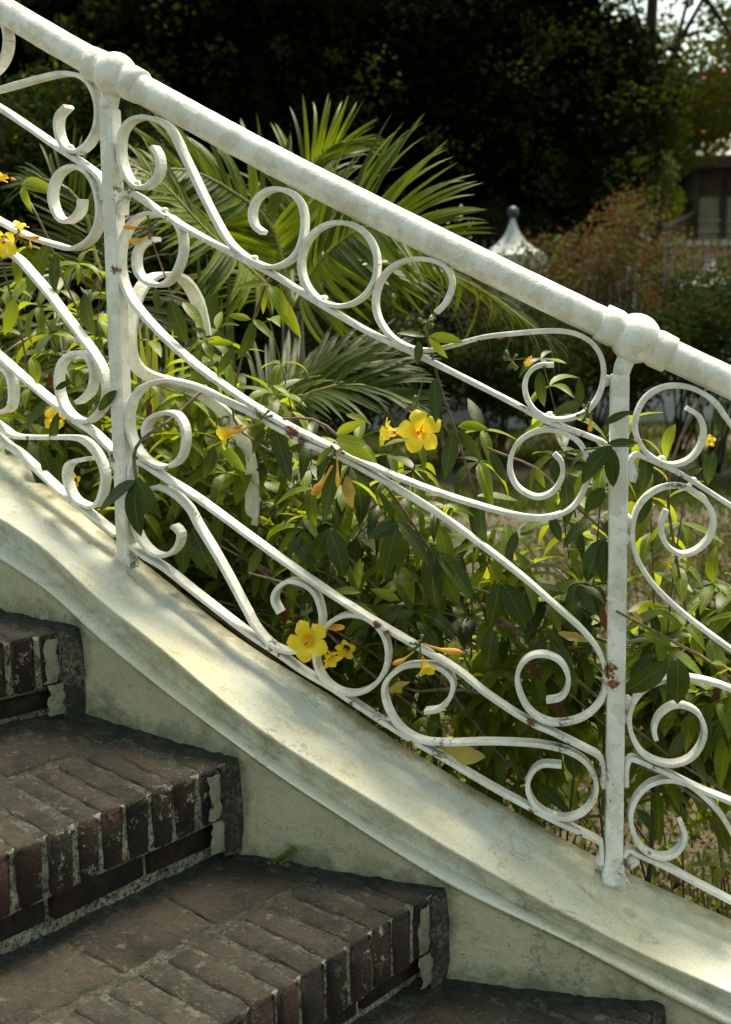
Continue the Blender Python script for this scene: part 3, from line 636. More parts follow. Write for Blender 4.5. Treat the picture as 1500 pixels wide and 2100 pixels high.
SCROLLS = [
 # bay right of the first post, top tier
 [(308, 300), (319, 318), (322, 345), (313, 366), (297, 381), (279, 384), (262, 373), (247, 345), (240, 310), (244, 272), (262, 247), (290, 239), (320, 247), (346, 268), (372, 320), (402, 382), (432, 442), (460, 490), (487, 518), (522, 540), (556, 548), (590, 534), (610, 508), (620, 465), (616, 425), (598, 399), (570, 387), (543, 391), (522, 408), (512, 436), (517, 462), (535, 477)],
 [(893, 641), (914, 618), (926, 582), (917, 552), (895, 537), (860, 531), (822, 537), (791, 557), (772, 590), (767, 628), (778, 663), (804, 695), (840, 714), (880, 719), (930, 708), (990, 692), (1060, 684), (1130, 679), (1178, 684), (1214, 703), (1235, 735), (1239, 777), (1225, 820), (1195, 850), (1150, 862), (1110, 853), (1086, 830), (1076, 797), (1083, 768), (1104, 751), (1136, 749)],
 # middle tier
 [(313, 490), (288, 496), (273, 522), (276, 558), (298, 580), (328, 584), (352, 563), (368, 522), (367, 482), (350, 451), (316, 438), (281, 443), (256, 468), (242, 505), (240, 548), (250, 590), (275, 632), (320, 682), (380, 737), (450, 790), (520, 837), (600, 882), (700, 930), (800, 975), (900, 1013), (1000, 1044), (1080, 1063), (1130, 1062), (1172, 1044), (1198, 1008), (1207, 962), (1199, 925), (1174, 897), (1132, 883), (1090, 890), (1057, 916), (1045, 960), (1061, 1000), (1100, 1021), (1134, 1010), (1153, 980), (1152, 950), (1137, 932)],
 [(294, 897), (291, 880), (303, 860), (329, 848), (356, 852), (372, 877), (374, 910), (365, 940), (344, 957), (318, 957), (288, 939), (268, 910), (258, 870), (264, 826), (286, 796), (318, 783), (353, 782), (406, 798), (450, 820), (516, 851), (567, 880), (633, 913), (707, 945), (800, 997), (900, 1058), (1000, 1130), (1067, 1182), (1133, 1239), (1197, 1297), (1231, 1343), (1243, 1390), (1235, 1437), (1201, 1472), (1152, 1486), (1112, 1479), (1082, 1455), (1064, 1417), (1062, 1382), (1081, 1353), (1115, 1345), (1148, 1358), (1165, 1387), (1164, 1414), (1150, 1434), (1121, 1440)],
 # lower tier
 [(350, 1080), (364, 1095), (360, 1120), (340, 1139), (312, 1138), (285, 1113), (271, 1080), (272, 1042), (289, 1012), (317, 1001), (350, 1014), (382, 1044), (402, 1080), (433, 1130), (467, 1190), (500, 1252), (521, 1290), (550, 1322), (583, 1338), (616, 1335), (644, 1312), (657, 1277), (652, 1240), (638, 1213), (612, 1197), (587, 1194), (565, 1210), (558, 1233), (571, 1259)],
 [(870, 1462), (900, 1457), (922, 1433), (928, 1402), (912, 1380), (883, 1367), (833, 1368), (801, 1387), (786, 1412), (790, 1445), (807, 1480), (833, 1507), (868, 1523), (917, 1527), (1000, 1525), (1067, 1527), (1117, 1532), (1165, 1544), (1199, 1564), (1219, 1593), (1224, 1620), (1216, 1648), (1193, 1672), (1160, 1682), (1121, 1672), (1095, 1652), (1082, 1620), (1089, 1591), (1111, 1572), (1152, 1573)],
 # bay left of the first post
 [(-60, 195), (0, 180), (60, 163), (110, 151), (145, 151), (172, 164), (188, 190), (195, 222), (192, 258), (180, 286), (164, 304), (148, 311), (130, 304), (117, 286), (111, 260), (114, 236), (131, 217)],
 [(160, 408), (158, 428), (147, 445), (129, 454), (113, 445), (102, 421), (99, 396), (107, 366), (124, 347), (147, 341), (169, 350), (186, 374), (195, 406), (197, 440), (189, 474), (170, 498), (140, 510), (100, 500), (50, 484), (0, 458), (-60, 425)],
 [(-70, 480), (0, 514), (30, 532), (60, 565), (90, 600), (120, 640), (158, 690), (186, 728), (203, 760), (210, 790), (209, 820), (197, 846), (176, 864), (153, 862), (131, 844), (117, 816), (112, 780), (118, 748), (136, 729), (157, 724), (175, 736), (184, 758), (184, 784), (175, 808), (154, 826)],
 [(-80, 800), (-40, 850), (0, 882), (18, 894), (50, 898), (100, 898), (148, 899), (170, 908), (189, 928), (203, 955), (208, 980), (204, 1010), (195, 1032), (180, 1041), (149, 1027), (134, 1000), (129, 973), (134, 954), (150, 946), (177, 942)],
 [(-80, 800), (-40, 740), (0, 757), (13, 774), (18, 800), (17, 826), (8, 842), (-30, 850)],
 # bay right of the second post
 [(1560, 1010), (1520, 900), (1493, 860), (1466, 823), (1424, 798), (1383, 792), (1348, 801), (1321, 823), (1306, 857), (1306, 890), (1321, 922), (1350, 946), (1383, 955), (1417, 943), (1438, 917), (1446, 884), (1436, 855), (1411, 838)],
 [(1369, 1048), (1358, 1077), (1361, 1104), (1377, 1128), (1403, 1139), (1433, 1129), (1458, 1103), (1466, 1070), (1455, 1038), (1428, 1011), (1393, 998), (1357, 1003), (1327, 1021), (1305, 1053), (1298, 1093), (1302, 1127), (1318, 1167), (1350, 1211), (1400, 1258), (1467, 1310), (1530, 1355)],
 [(1347, 1520), (1343, 1497), (1353, 1471), (1380, 1451), (1409, 1452), (1435, 1468), (1447, 1500), (1439, 1533), (1416, 1560), (1383, 1571), (1350, 1566), (1320, 1549), (1301, 1520), (1292, 1487), (1295, 1457), (1311, 1428), (1335, 1409), (1367, 1397), (1400, 1392), (1433, 1396), (1467, 1404), (1500, 1416), (1560, 1442)],
 [(1397, 1688), (1406, 1717), (1396, 1745), (1373, 1761), (1343, 1759), (1315, 1740), (1299, 1707), (1295, 1673), (1308, 1638), (1334, 1613), (1370, 1603), (1409, 1610), (1441, 1633), (1475, 1667), (1500, 1707), (1525, 1760)],
]
for sc_ in SCROLLS: bar('scroll', sc_)
def ellipse(cx, cy, rx, ry, tilt=0, n=24):
    return [(cx + rx * math.cos(2 * math.pi * i / n), cy + ry * math.sin(2 * math.pi * i / n)) for i in range(n)]
bar('ring', ellipse(692, 542, 79, 86), True); bar('ring', ellipse(719, 1344, 75, 81), True)
bar('ring', ellipse(-58, 82, 66, 78), True)
BARS = [
 [(-60, 190), (0, 226), (60, 266), (110, 301), (165, 337), (196, 362), (206, 385), (207, 410)],
 [(-60, 690), (0, 740), (40, 776), (84, 812), (140, 858), (182, 886), (226, 928)],
 [(-70, 840), (0, 908), (26, 926), (60, 956), (100, 994), (133, 1023), (187, 1063), (233, 1100)],
 [(243, 440), (246, 405), (256, 395), (275, 402), (330, 440), (400, 482), (490, 530), (560, 566), (650, 622), (750, 680), (850, 727), (960, 781), (1060, 832), (1120, 865), (1180, 886), (1236, 908), (1246, 925), (1247, 990)],
 [(262, 985), (266, 955), (283, 950), (333, 982), (400, 1024), (500, 1097), (583, 1157), (667, 1215), (750, 1268), (833, 1317), (933, 1375), (1000, 1428), (1083, 1482), (1133, 1505), (1200, 1538), (1229, 1554), (1238, 1572), (1239, 1602)],
 [(262, 1120), (290, 1142), (333, 1168), (400, 1221), (500, 1298), (567, 1343), (620, 1380), (677, 1413), (717, 1440), (783, 1483), (850, 1525), (900, 1553), (1000, 1613), (1083, 1658), (1143, 1689), (1225, 1727), (1234, 1740), (1235, 1775)],
 [(1295, 988), (1294, 950), (1304, 935), (1325, 940), (1400, 975), (1500, 1038), (1570, 1080)],
 [(1286, 1615), (1287, 1575), (1294, 1560), (1310, 1563), (1367, 1588), (1433, 1620), (1500, 1648), (1570, 1680)],
 [(1281, 1760), (1291, 1747), (1310, 1756), (1367, 1782), (1433, 1817), (1500, 1852), (1570, 1888)],
]
for b_ in BARS: bar('flat_bar', b_)
# posts
HR = [(-120, -52), (0, 17), (120, 88), (237, 154), (370, 226), (500, 297), (625, 362), (750, 425), (875, 487), (1000, 548), (1150, 621), (1304, 694), (1400, 739), (1500, 786), (1600, 834)]
def rail_pts(i0, i1): return [hit(x, y, 0.0) for x, y in spline(HR[i0:i1 + 1], 16)]
def post(xt, yt, xb, yb, s_fix=None):
    s0, z0 = hit(xt, yt, -.017); s1, z1 = hit(xb, yb, -.017); h = .0170; V = []; F = []; lev = []
    zs = [z1 - .06, z1 - .012, z1 + .004, z1 + .02, z1 + .035] + list(np.linspace(z1 + .07, z0 - .01, 24)) + [z0 - .003, z0]
    for z in zs:
        t = (z - z1) / (z0 - z1); s = s1 + (s0 - s1) * t; k = h * (1 + .05 * mnoise.noise(Vector((z * 9, s, 3))))
        if z < z1 + .03: k = h * (1 + .45 * (1 - max(0, (z - z1)) / .03))
        if z == z0: k = h - .003
        n, t_ = nrm(s), tng(s); c0 = at(s, 0, z); c = .0035
        for (a, e) in ((-k + c, -k), (k - c, -k), (k, -k + c), (k, k - c), (k - c, k), (-k + c, k), (-k, k - c), (-k, -k + c)): V.append(c0 + n * a + t_ * e)
    m = len(zs); F = [(i * 8 + k, i * 8 + (k + 1) % 8, (i + 1) * 8 + (k + 1) % 8, (i + 1) * 8 + k) for i in range(m - 1) for k in range(8)] + [tuple(range((m - 1) * 8, m * 8))]
    link('post', mesh('post', V, F, M['paint']), rail)
    return s0, z0
p1 = post(214, 222, 252, 1182); p2 = post(1273, 768, 1260, 1800)
def joint(x, y, r, rp, pst):
    s, z = hit(x, y, 0); c = at(s, 0, z)
    a = hitP(x - 90, y - 45, 0); b_ = hitP(x + 90, y + 43, 0); ax = (b_ - a).normalized()
    prof = [(-r * 1.55, rp), (-r * 1.53, rp + .0055), (-r * .92, rp + .0065)]
    k0 = math.acos(min(1, (rp + .004) / r))
    for i in range(0, 15):
        th = -k0 + 2 * k0 * i / 14; prof.append((r * math.sin(th), r * math.cos(th)))
    prof += [(r * .92, rp + .0065), (r * 1.53, rp + .0055), (r * 1.55, rp)]
    m = MB(); m.lathe(c, ax, prof, 36); m.build('ball_joint', M['paint'], rail, True)
    top = at(pst[0], 0, pst[1]); m = MB(); d = (c - top); m.tube([top - Vector((0, 0, .012)), top + d * .2, top + d * .5, c - d * .1], [.0145, .0165, .0175, .0185], 14); m.build('post_neck', M['paint'], rail, True)
    nk = MB(); q_ = top + d * .18 - nrm(s) * .012 + tng(s) * .004; nk.lathe(q_, nrm(s) * -1, [(-.004, .0105), (.004, .0125), (.008, .010), (.010, .004)], 14); nk.build('rivet', M['paint'], rail, True)
joint(237, 154, .0445, .0282, p1); joint(1304, 694, .0460, .0287, p2)
for i0, i1 in ((0, 3), (3, 11), (11, 14)):
    pts = [at(s, 0, z) for s, z in rail_pts(i0, i1)]; m = MB(); rr = [.0286 + .0007 * mnoise.noise(p * 30) for p in pts]; m.tube(pts, rr, 28); m.build('handrail_pipe', M['paint'], rail, True)
for (x, y) in [(282, 376), (338, 432), (145, 303), (178, 338), (1128, 851), (1357, 941), (1421, 985), (1335, 1555), (1137, 1670), (560, 1323), (522, 530), (665, 612), (1170, 884), (1110, 1475), (800, 1475), (1345, 1755), (300, 952)]:
    s, z = hit(x, y, 0.0); m = MB(); m.lathe(at(s, 0.0, z), (0, 0, 1), [(-.001, .008), (.002, .0082), (.005, .0058), (.0065, .002)], 10); m.build('rivet', M['paint'], rail, True)
def weld(x, y, o, r, sq=1.0, name='weld_bead'):
    c = hitP(x, y, o); V = []; F = []; nu, nv = 10, 7
    for a in range(nv + 1):
        for b_ in range(nu):
            th = math.pi * a / nv; ph = 2 * math.pi * b_ / nu; d = Vector((math.sin(th) * math.cos(ph), math.sin(th) * math.sin(ph), math.cos(th)))
            k = r * (1 + .45 * mnoise.noise(d * 1.6 + c * 40)); V.append(c + Vector((d.x * k, d.y * k, d.z * k * sq)))
    F = [(a * nu + b_, a * nu + (b_ + 1) % nu, (a + 1) * nu + (b_ + 1) % nu, (a + 1) * nu + b_) for a in range(nv) for b_ in range(nu)]
    link(name, mesh(name, V, F, M['paint'], True), rail)
for (x, y, o, r, q_) in [(1290, 1070, -.004, .009, 1.6), (1289, 1105, -.004, .008, 1.5), (1288, 1440, -.004, .009, 1.6), (1285, 1475, -.004, .008, 1.3), (1247, 1400, -.004, .010, 1.6), (1240, 1600, -.002, .009, 2.0), (1300, 970, -.002, .010, 1.8),
                          (1297, 1765, .0, .014, 1.2), (236, 945, -.004, .012, 1.5), (262, 960, .0, .012, 1.5), (246, 430, .0, .011, 2.0), (206, 400, .0, .008, 2.2), (200, 250, .0, .007, 2.5), (240, 300, .0, .007, 2), (258, 1140, .0, .014, 1.2), (232, 930, -.002, .009, 1.5), (1232, 1765, .0, .011, 1.2), (1244, 780, .0, .007, 1.5)]:
    weld(x, y, o, r, q_)
for (x, y) in ((252, 1186), (1260, 1806)): weld(x, y, -.004, .030, .42, 'foot_collar')
# brace scroll behind the first post (stands square to the railing)
def brace(px, oo, name):
    """flat bar bending away from the railing behind the post"""
    P = []
    for (x, y), (o) in zip(px, oo):
        P.append(hitP(x, y, o))
    Q = [np.array(p) for p in P]; Q3 = [Vector(p) for p in spline([tuple(a) for a in Q], 0.012)]
    V = []; n = len(Q3); side = Vector((0.94, -0.34, 0)) 
    for i in range(n):
        t = (Q3[min(i + 1, n - 1)] - Q3[max(i - 1, 0)]).normalized(); sd_ = (side - t * side.dot(t)).normalized(); b_ = t.cross(sd_)
        for a, e in ((-.016, -.004), (.016, -.004), (.016, .004), (-.016, .004)): V.append(Q3[i] + sd_ * a + b_ * e)
    F = [(i * 4 + k, i * 4 + (k + 1) % 4, (i + 1) * 4 + (k + 1) % 4, (i + 1) * 4 + k) for i in range(n - 1) for k in range(4)] + [(3, 2, 1, 0), tuple((n - 1) * 4 + k for k in range(4))]
    link(name, mesh(name, V, F, M['paint']), rail)
brace([(420, 690), (415, 655), (402, 610), (375, 572), (335, 562), (298, 580), (274, 630), (266, 690), (274, 740), (305, 770), (370, 790), (440, 828), (487, 880), (512, 945), (518, 1010), (516, 1075)],
      [.24, .24, .22, .18, .13, .09, .06, .045, .05, .07, .10, .15, .19, .22, .24, .25], 'brace_scroll')

# ------------------------------------------------------------------ leaves, stems, flowers
def leaf_arrays(L, W, curl, fold, nseg=5, tipdroop=0.0, twist=0.0, tipw=0.0):
    V = []; F = []
    for i in range(nseg + 1):
        t = i / nseg
        w = W * 0.5 * (math.sin(math.pi * min(1, t ** 0.85)) ** 0.8 if 0 < t < 1 else 0.0)
        w = max(w, W * .03 if i == 0 else tipw)
        y = L * math.sin(min(curl, 3) * t) / max(curl, .01) if curl > .01 else L * t
        z = -L * (1 - math.cos(curl * t)) / max(curl, .01) if curl > .01 else 0
        tw = twist * t
        for sx in (-1, 0, 1):
            x = sx * w; zz = z + abs(sx) * w * fold
            V.append((x * math.cos(tw), y, zz + x * math.sin(tw)))
    for i in range(nseg):
        for k in (0, 1): F.append((i * 3 + k, i * 3 + k + 1, (i + 1) * 3 + k + 1, (i + 1) * 3 + k))
    return np.array(V), np.array(F)
LEAFS = [leaf_arrays(1, w, c, f, 6, twist=tw) for (w, c, f, tw) in ((.29, .6, .3, .3), (.33, 1.0, .4, -.4), (.27, 1.5, .35, .4), (.31, .3, .25, -.3), (.28, 1.2, .55, .7), (.34, .8, .2, 0.1), (.25, .8, .5, -.8))]
leaf_me = [mesh('leaf', v, f, M['leaf'], True) for v, f in LEAFS]
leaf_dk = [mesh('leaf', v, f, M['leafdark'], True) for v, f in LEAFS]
_v, _f = leaf_arrays(1, .34, 1.1, .35, 12, twist=.6)
_v = np.array([(x * (1 + .12 * math.sin(y * 17 + (x > 0) * 2)), y, z + .035 * math.sin(y * 13 + (x > 0) * 1.6)) for x, y, z in _v]); leaf_dead = mesh('leaf', _v, _f, M['dead'], True)
leaf_brown = mesh('leaf', *leaf_arrays(1, .25, 1.6, .6, 6, twist=1.2), M['brownleaf'], True)

def leaf_mat4(base, d, up, L):
    d = d.normalized(); x = d.cross(up)
    if x.length < .05: x = d.orthogonal()
    x.normalize(); z = x.cross(d)
    return Matrix(((x.x * L, d.x * L, z.x * L, base.x), (x.y * L, d.y * L, z.y * L, base.y), (x.z * L, d.z * L, z.z * L, base.z), (0, 0, 0, 1)))

def bez(a, b_, c, n):
    return [a * (1 - t) ** 2 + b_ * 2 * t * (1 - t) + c * t * t for t in [i / n for i in range(n + 1)]]

class Shrub:
    def __init__(s, name, base, label, group):
        s.root = empty(name, base, label, 'shrub', group); s.base = Vector(base); s.FV = []; s.FF = []; s.n = 0; s.count = 0; s.SV = MB()
    def leaf(s, base, d, up, L, single=True, meshes=None, wide=1.0, dark=False):
        k = random.randrange(len(LEAFS)); Mx = leaf_mat4(base, d, up, L)
        if wide != 1.0: Mx = Mx @ Matrix.Diagonal((wide, 1, 1, 1))
        if single and s.count < 296:
            link('leaf', meshes if meshes else (leaf_dk if dark else leaf_me)[k], s.root, Mx); s.count += 1
        else:
            v, f = LEAFS[k]; A = np.array(Mx)[:3, :3]; T = np.array(Mx)[:3, 3]
            s.FV.append(v @ A.T + T); s.FF.append(f + s.n); s.n += len(v)
    def stem(s, pts, r0, r1, single=True, mat=None):
        n = len(pts); rs = [r0 + (r1 - r0) * i / (n - 1) for i in range(n)]
        if single:
            m = MB(); m.tube(pts, rs, 6); m.build('stem', mat or M['stem'], s.root, True)
        else: s.SV.tube(pts, rs, 4, False)
    def branch(s, base, tip, arch, nodes, L=(.075, .105), single=True, sag=0.0, bare=.45, dark=0.0):
        mid = base.lerp(tip, .55) + Vector((random.uniform(-.05, .05), random.uniform(-.04, .04), arch))
        pts = bez(base, mid, tip, 14); s.stem(pts, .0032 if single else .0028, .0012, single)
        tot = 0; Ls = [0]
        for a, b_ in zip(pts, pts[1:]): tot += (b_ - a).length; Ls.append(tot)
        ang = random.uniform(0, 6.28)
        for k in range(nodes):
            f = bare + (1 - bare) * (k + 1) / nodes; x = f * 14; i = min(13, int(x)); p = pts[i].lerp(pts[i + 1], x - i)
            t = (pts[min(i + 1, 14)] - pts[max(i - 1, 0)]).normalized(); a = t.orthogonal().normalized(); b_ = t.cross(a); ang += .7
            nl = random.choice((3, 4, 4, 5)); sz = random.uniform(*L) * (1.0 if k < nodes - 1 else .72)
            for j in range(nl):
                th = ang + 2 * math.pi * j / nl + random.uniform(-.25, .25)
                el = random.uniform(.15, .55) if k < nodes - 1 else random.uniform(.5, .9)
                d = (a * math.cos(th) + b_ * math.sin(th)) * math.cos(el) + t * math.sin(el) + Vector((0, 0, -random.uniform(.1, .55) - sag))
                up = Vector((random.uniform(-.3, .3), random.uniform(-.3, .3), 1)) + t * .3
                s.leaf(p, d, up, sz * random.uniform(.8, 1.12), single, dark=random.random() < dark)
    def finish(s, mat):
        if s.FV:
            V = np.concatenate(s.FV); F = np.concatenate(s.FF)
            tag(link('foliage', mesh('foliage', V, F, mat, True), s.root), kind='stuff')
        if s.SV.V: tag(s.SV.build('fine_stems', M['stem'], s.root, True), kind='stuff')

GRP = 'yellow flowering shrubs growing behind the railing'
def shrub(label, basepx, tips_near, tips_far, Lr=(.088, .128), dark=.15):
    """tips: list of (px, py, offset behind rail)"""
    bs = hit(basepx, 1300, .35)[0]; base = at(bs, .38, 0.0)
    sh = Shrub('flowering_shrub', base, label, GRP)
    for i, (x, y, o) in enumerate(tips_near + tips_far):
        near = i < len(tips_near)
        tip = hitP(x, y, o) if o < .8 else atY(x, y, hitP(x, y, .6).y + o - .6)
        b0 = base + Vector((random.uniform(-.38, .38), random.uniform(-.12, .45), 0)); b0.y = max(b0.y, hitP(x, 1000, .12).y + .05)
        if tip.z < .25: tip.z = .25
        sh.branch(b0, tip, random.uniform(.25, .45), random.randint(7, 9) if near else random.randint(8, 11), Lr, near, random.uniform(0, .25), random.uniform(.2, .5), dark=dark)
    return sh
def sample(n, x0, x1, y0, y1, o0, o1, topf=None):
    out = []
    for i in range(n):
        x = x0 + (x1 - x0) * ((i + random.random()) / n); a = topf(x) if topf else y0
        out.append((x, random.uniform(a, y1), random.uniform(o0, o1)))
    random.shuffle(out); return out

def top1(x): return 470 + max(0, x) * .35
sh1 = shrub('leafy allamanda bush at the far left, left of the first post, with yellow trumpets', 60, sample(10, -60, 215, 0, 860, .06, .35, lambda x: 500), sample(34, -80, 240, 0, 1000, .2, .75, lambda x: 560))
sh2 = shrub('bright green allamanda bush just right of the first post under the palm', 400, sample(10, 250, 560, 0, 1000, .06, .32, lambda x: 560 + max(0, x - 400) * .6), sample(32, 230, 600, 0, 1100, .2, .7, lambda x: 680))
sh3 = shrub('dark leaved allamanda bush at mid railing with two open yellow flowers', 740, sample(10, 560, 920, 0, 1120, .05, .3, lambda x: 870), sample(12, 540, 930, 0, 1250, .2, .5, lambda x: 930), dark=.4)
sh4 = shrub('allamanda bush just left of the second post reaching up to the handrail', 1120, sample(8, 900, 1250, 0, 1250, .05, .3, lambda x: 720 + max(0, 1100 - x) * .6), sample(10, 900, 1260, 0, 1450, .12, .35, lambda x: 1050), dark=.4)
sh5 = shrub('allamanda bush at the far right, right of the second post', 1400, sample(9, 1290, 1540, 0, 1450, .05, .35, lambda x: 800), sample(9, 1290, 1560, 0, 1450, .15, .4, lambda x: 1200), dark=.3)

# individually placed leaves that hang in front of or through the ironwork: (base x,y, tip x,y, offset, width)
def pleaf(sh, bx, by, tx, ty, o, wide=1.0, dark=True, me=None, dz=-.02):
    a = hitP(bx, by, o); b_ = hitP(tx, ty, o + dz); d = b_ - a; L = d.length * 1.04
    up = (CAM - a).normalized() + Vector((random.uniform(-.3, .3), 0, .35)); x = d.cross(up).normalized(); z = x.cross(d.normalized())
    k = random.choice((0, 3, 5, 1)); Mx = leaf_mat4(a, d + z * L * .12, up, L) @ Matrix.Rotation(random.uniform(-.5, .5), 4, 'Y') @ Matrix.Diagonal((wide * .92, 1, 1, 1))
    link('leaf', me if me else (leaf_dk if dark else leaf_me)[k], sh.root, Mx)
PL = [
 (sh1, [(280, 985, 198, 1048, -.05, 1.25, 1), (280, 985, 268, 1105, -.05, 1.15, 1), (280, 985, 322, 1060, -.05, 1.2, 1), (112, 1000, 85, 905, .03, 1.2, 1), (115, 520, 108, 600, .03, 1.1, 1), (62, 905, 112, 1000, .05, 1.3, 1),
        (175, 600, 180, 690, .03, 1.1, 1), (30, 610, 20, 690, .03, 1.1, 0), (240, 800, 195, 845, -.02, 1.0, 1), (143, 780, 110, 805, -.03, 1.0, 1), (45, 378, 102, 380, .04, .9, 0), (45, 385, 60, 425, .04, .9, 0), (100, 820, 50, 880, .01, 1.0, 1), (120, 845, 100, 920, .0, .9, 1), (60, 600, 100, 500, .06, 1.0, 1), (65, 735, 80, 780, .02, 1.3, 0)]),
 (sh2, [(520, 655, 505, 742, .02, 1.1, 1), (520, 655, 560, 690, .02, 1.0, 0), (515, 655, 465, 645, .02, 1.0, 0), (480, 715, 445, 770, .03, 1.1, 1), (480, 705, 425, 700, .02, 1.0, 0), (350, 615, 372, 705, .02, 1.1, 1), (320, 590, 322, 640, .04, 1.0, 1), (548, 580, 480, 590, .02, 1.0, 0), (553, 585, 600, 640, .02, 1.0, 0), (553, 590, 615, 685, .03, .8, 0), (548, 590, 535, 640, .04, .8, 0),
        (440, 915, 422, 985, .03, 1.1, 1), (455, 915, 500, 970, .03, 1.0, 0), (435, 1100, 412, 1050, .03, 1.2, 1), (395, 1085, 432, 1190, .05, 1.4, 1), (385, 1090, 365, 1180, .05, 1.4, 1), (560, 870, 600, 985, .02, 1.0, 1), (545, 880, 512, 930, .0, .9, 1), (375, 620, 420, 660, .03, 1.0, 0), (330, 975, 345, 1010, .02, 1.0, 0), (600, 925, 570, 980, .03, 1.1, 1)]),
 (sh3, [(685, 915, 640, 950, -.03, .9, 0), (690, 900, 750, 905, -.03, 1.0, 0), (690, 905, 770, 940, -.03, .9, 0), (690, 890, 745, 865, -.03, 1.0, 0), (700, 920, 660, 1070, .03, .9, 1), (688, 905, 640, 985, .02, 1.0, 1), (815, 1070, 757, 1105, .02, 1.5, 1), (815, 1075, 785, 1190, .02, 1.25, 1), (818, 1070, 885, 1150, .02, 1.1, 1), (810, 1060, 780, 1010, .03, 1.0, 1),
        (895, 1125, 870, 1250, .03, 1.3, 1), (895, 1135, 935, 1255, .03, 1.2, 1), (895, 1130, 985, 1230, .03, 1.1, 1), (675, 1085, 715, 1180, .03, 1.3, 1), (670, 1085, 640, 1170, .04, 1.3, 1), (620, 1100, 580, 1140, .04, 1.3, 1), (600, 1100, 650, 1170, .04, 1.3, 1), (740, 1145, 728, 1205, .03, 1.2, 0), (740, 1215, 670, 1205, .03, 1.0, 0), (820, 1230, 760, 1210, .03, 1.0, 0), (825, 1240, 765, 1300, .04, 1.3, 1),
        (855, 1275, 912, 1330, .02, 1.3, 1), (870, 1260, 945, 1290, .02, 1.2, 1), (850, 1255, 800, 1265, .02, 1.2, 1), (760, 1280, 725, 1310, .03, 1.3, 1), (700, 1240, 770, 1260, .03, 1.0, 0), (540, 1120, 505, 1180, .05, 1.2, 1), (560, 790, 600, 810, .02, 1.0, 0), (710, 850, 760, 865, .01, .8, 0), (575, 1240, 560, 1290, .06, 1.2, 1)]),
 (sh4, [(892, 775, 893, 865, -.02, 1.15, 1), (860, 700, 857, 745, -.03, 1.2, 1), (875, 690, 815, 680, -.02, 1.0, 1), (880, 690, 945, 695, -.02, 1.0, 0), (880, 690, 915, 735, -.02, 1.0, 0), (930, 885, 915, 980, .02, 1.2, 1), (938, 880, 990, 945, .02, .9, 1), (940, 875, 1000, 870, .02, 1.0, 0), (1108, 760, 1107, 835, .01, 1.1, 1), (1195, 825, 1135, 850, -.02, 1.2, 1), (1190, 830, 1190, 775, -.02, 1.1, 1),
        (1255, 915, 1180, 985, -.05, 1.3, 1), (1250, 915, 1262, 1003, -.05, 1.15, 1), (1245, 910, 1308, 905, -.06, 1.0, 1), (1240, 870, 1292, 838, -.05, .9, 1), (1235, 1105, 1195, 1190, .02, 1.6, 1), (1240, 1105, 1240, 1200, .02, 1.5, 1), (1180, 1200, 1165, 1260, .03, 1.5, 1), (1185, 1205, 1220, 1260, .03, 1.4, 1), (1025, 1195, 1010, 1290, .03, 1.5, 1), (1030, 1195, 1090, 1290, .03, 1.3, 1), (1130, 1310, 1175, 1400, .03, 1.5, 1), (1120, 1310, 1090, 1360, .04, 1.5, 1),
        (1005, 925, 1035, 985, .02, 1.2, 1), (1130, 1060, 1150, 1110, .03, 1.5, 1), (985, 1030, 985, 1120, .03, 1.1, 1), (1060, 1090, 1040, 1150, .05, 1.2, 1), (1160, 980, 1170, 1080, .02, 1.3, 1), (1240, 1000, 1200, 1050, .02, 1.6, 1), (1010, 1290, 1000, 1370, .04, 1.5, 1), (1100, 960, 1115, 1000, .03, 1.2, 0), (1155, 1330, 1120, 1290, .03, 1.1, 1), (1170, 1520, 1180, 1600, .05, 1.4, 1), (1105, 1615, 1175, 1665, .05, 1.3, 1)]),
 (sh5, [(1390, 1350, 1395, 1450, -.03, 1.5, 1), (1370, 1355, 1282, 1440, -.02, 1.2, 1), (1330, 920, 1318, 1010, .02, 1.2, 1), (1335, 1010, 1310, 1075, .02, 1.2, 1), (1385, 870, 1350, 940, .03, 1.2, 0), (1465, 925, 1445, 990, .01, 1.3, 1), (1440, 960, 1400, 975, .02, 1.2, 1), (1480, 820, 1478, 890, .02, 1.3, 1), (1345, 1250, 1390, 1275, .03, 1.1, 0), (1320, 1300, 1380, 1320, .03, 1.3, 0), (1340, 1340, 1290, 1390, .02, 1.1, 1), (1400, 1500, 1375, 1570, .04, 1.3, 1), (1305, 1660, 1350, 1700, .06, 1.3, 1), (1440, 1450, 1450, 1530, .05, 1.4, 1), (1480, 1480, 1440, 1560, .05, 1.4, 1)]),
]
for sh, lst in PL:
    for (bx, by, tx, ty, o, w, dk) in lst: pleaf(sh, bx, by, tx, ty, o, w, bool(dk))
pleaf(sh4, 898, 1538, 992, 1562, .02, 1.5, me=leaf_dead); pleaf(sh4, 1145, 1298, 1215, 1318, .03, .8, me=leaf_dead); pleaf(sh3, 712, 975, 716, 1045, .03, 1.1, me=leaf_dead)
pleaf(sh3, 800, 1420, 826, 1395, .06, 1.2, me=leaf_dead); pleaf(sh5, 1300, 1255, 1320, 1290, .06, 1.2, me=leaf_dead)
for (sh, x, y) in ((sh1, 105, 760), (sh2, 305, 820), (sh4, 1235, 1240), (sh4, 1095, 1340), (sh4, 1045, 1120), (sh5, 1420, 1520), (sh3, 585, 1230), (sh5, 1465, 1400), (sh4, 1140, 1420)): pleaf(sh, x, y, x + random.uniform(-10, 10), y + 75, .12, 1.0, me=leaf_brown)
def pstem(sh, px, r=.003, mat=None):
    pts = [hitP(x, y, o) for x, y, o in px]; pts = [Vector(p) for p in spline([tuple(p) for p in pts], .03)]
    m = MB(); m.tube(pts, r, 7); m.build('stem', mat or M['stem'], sh.root, True)
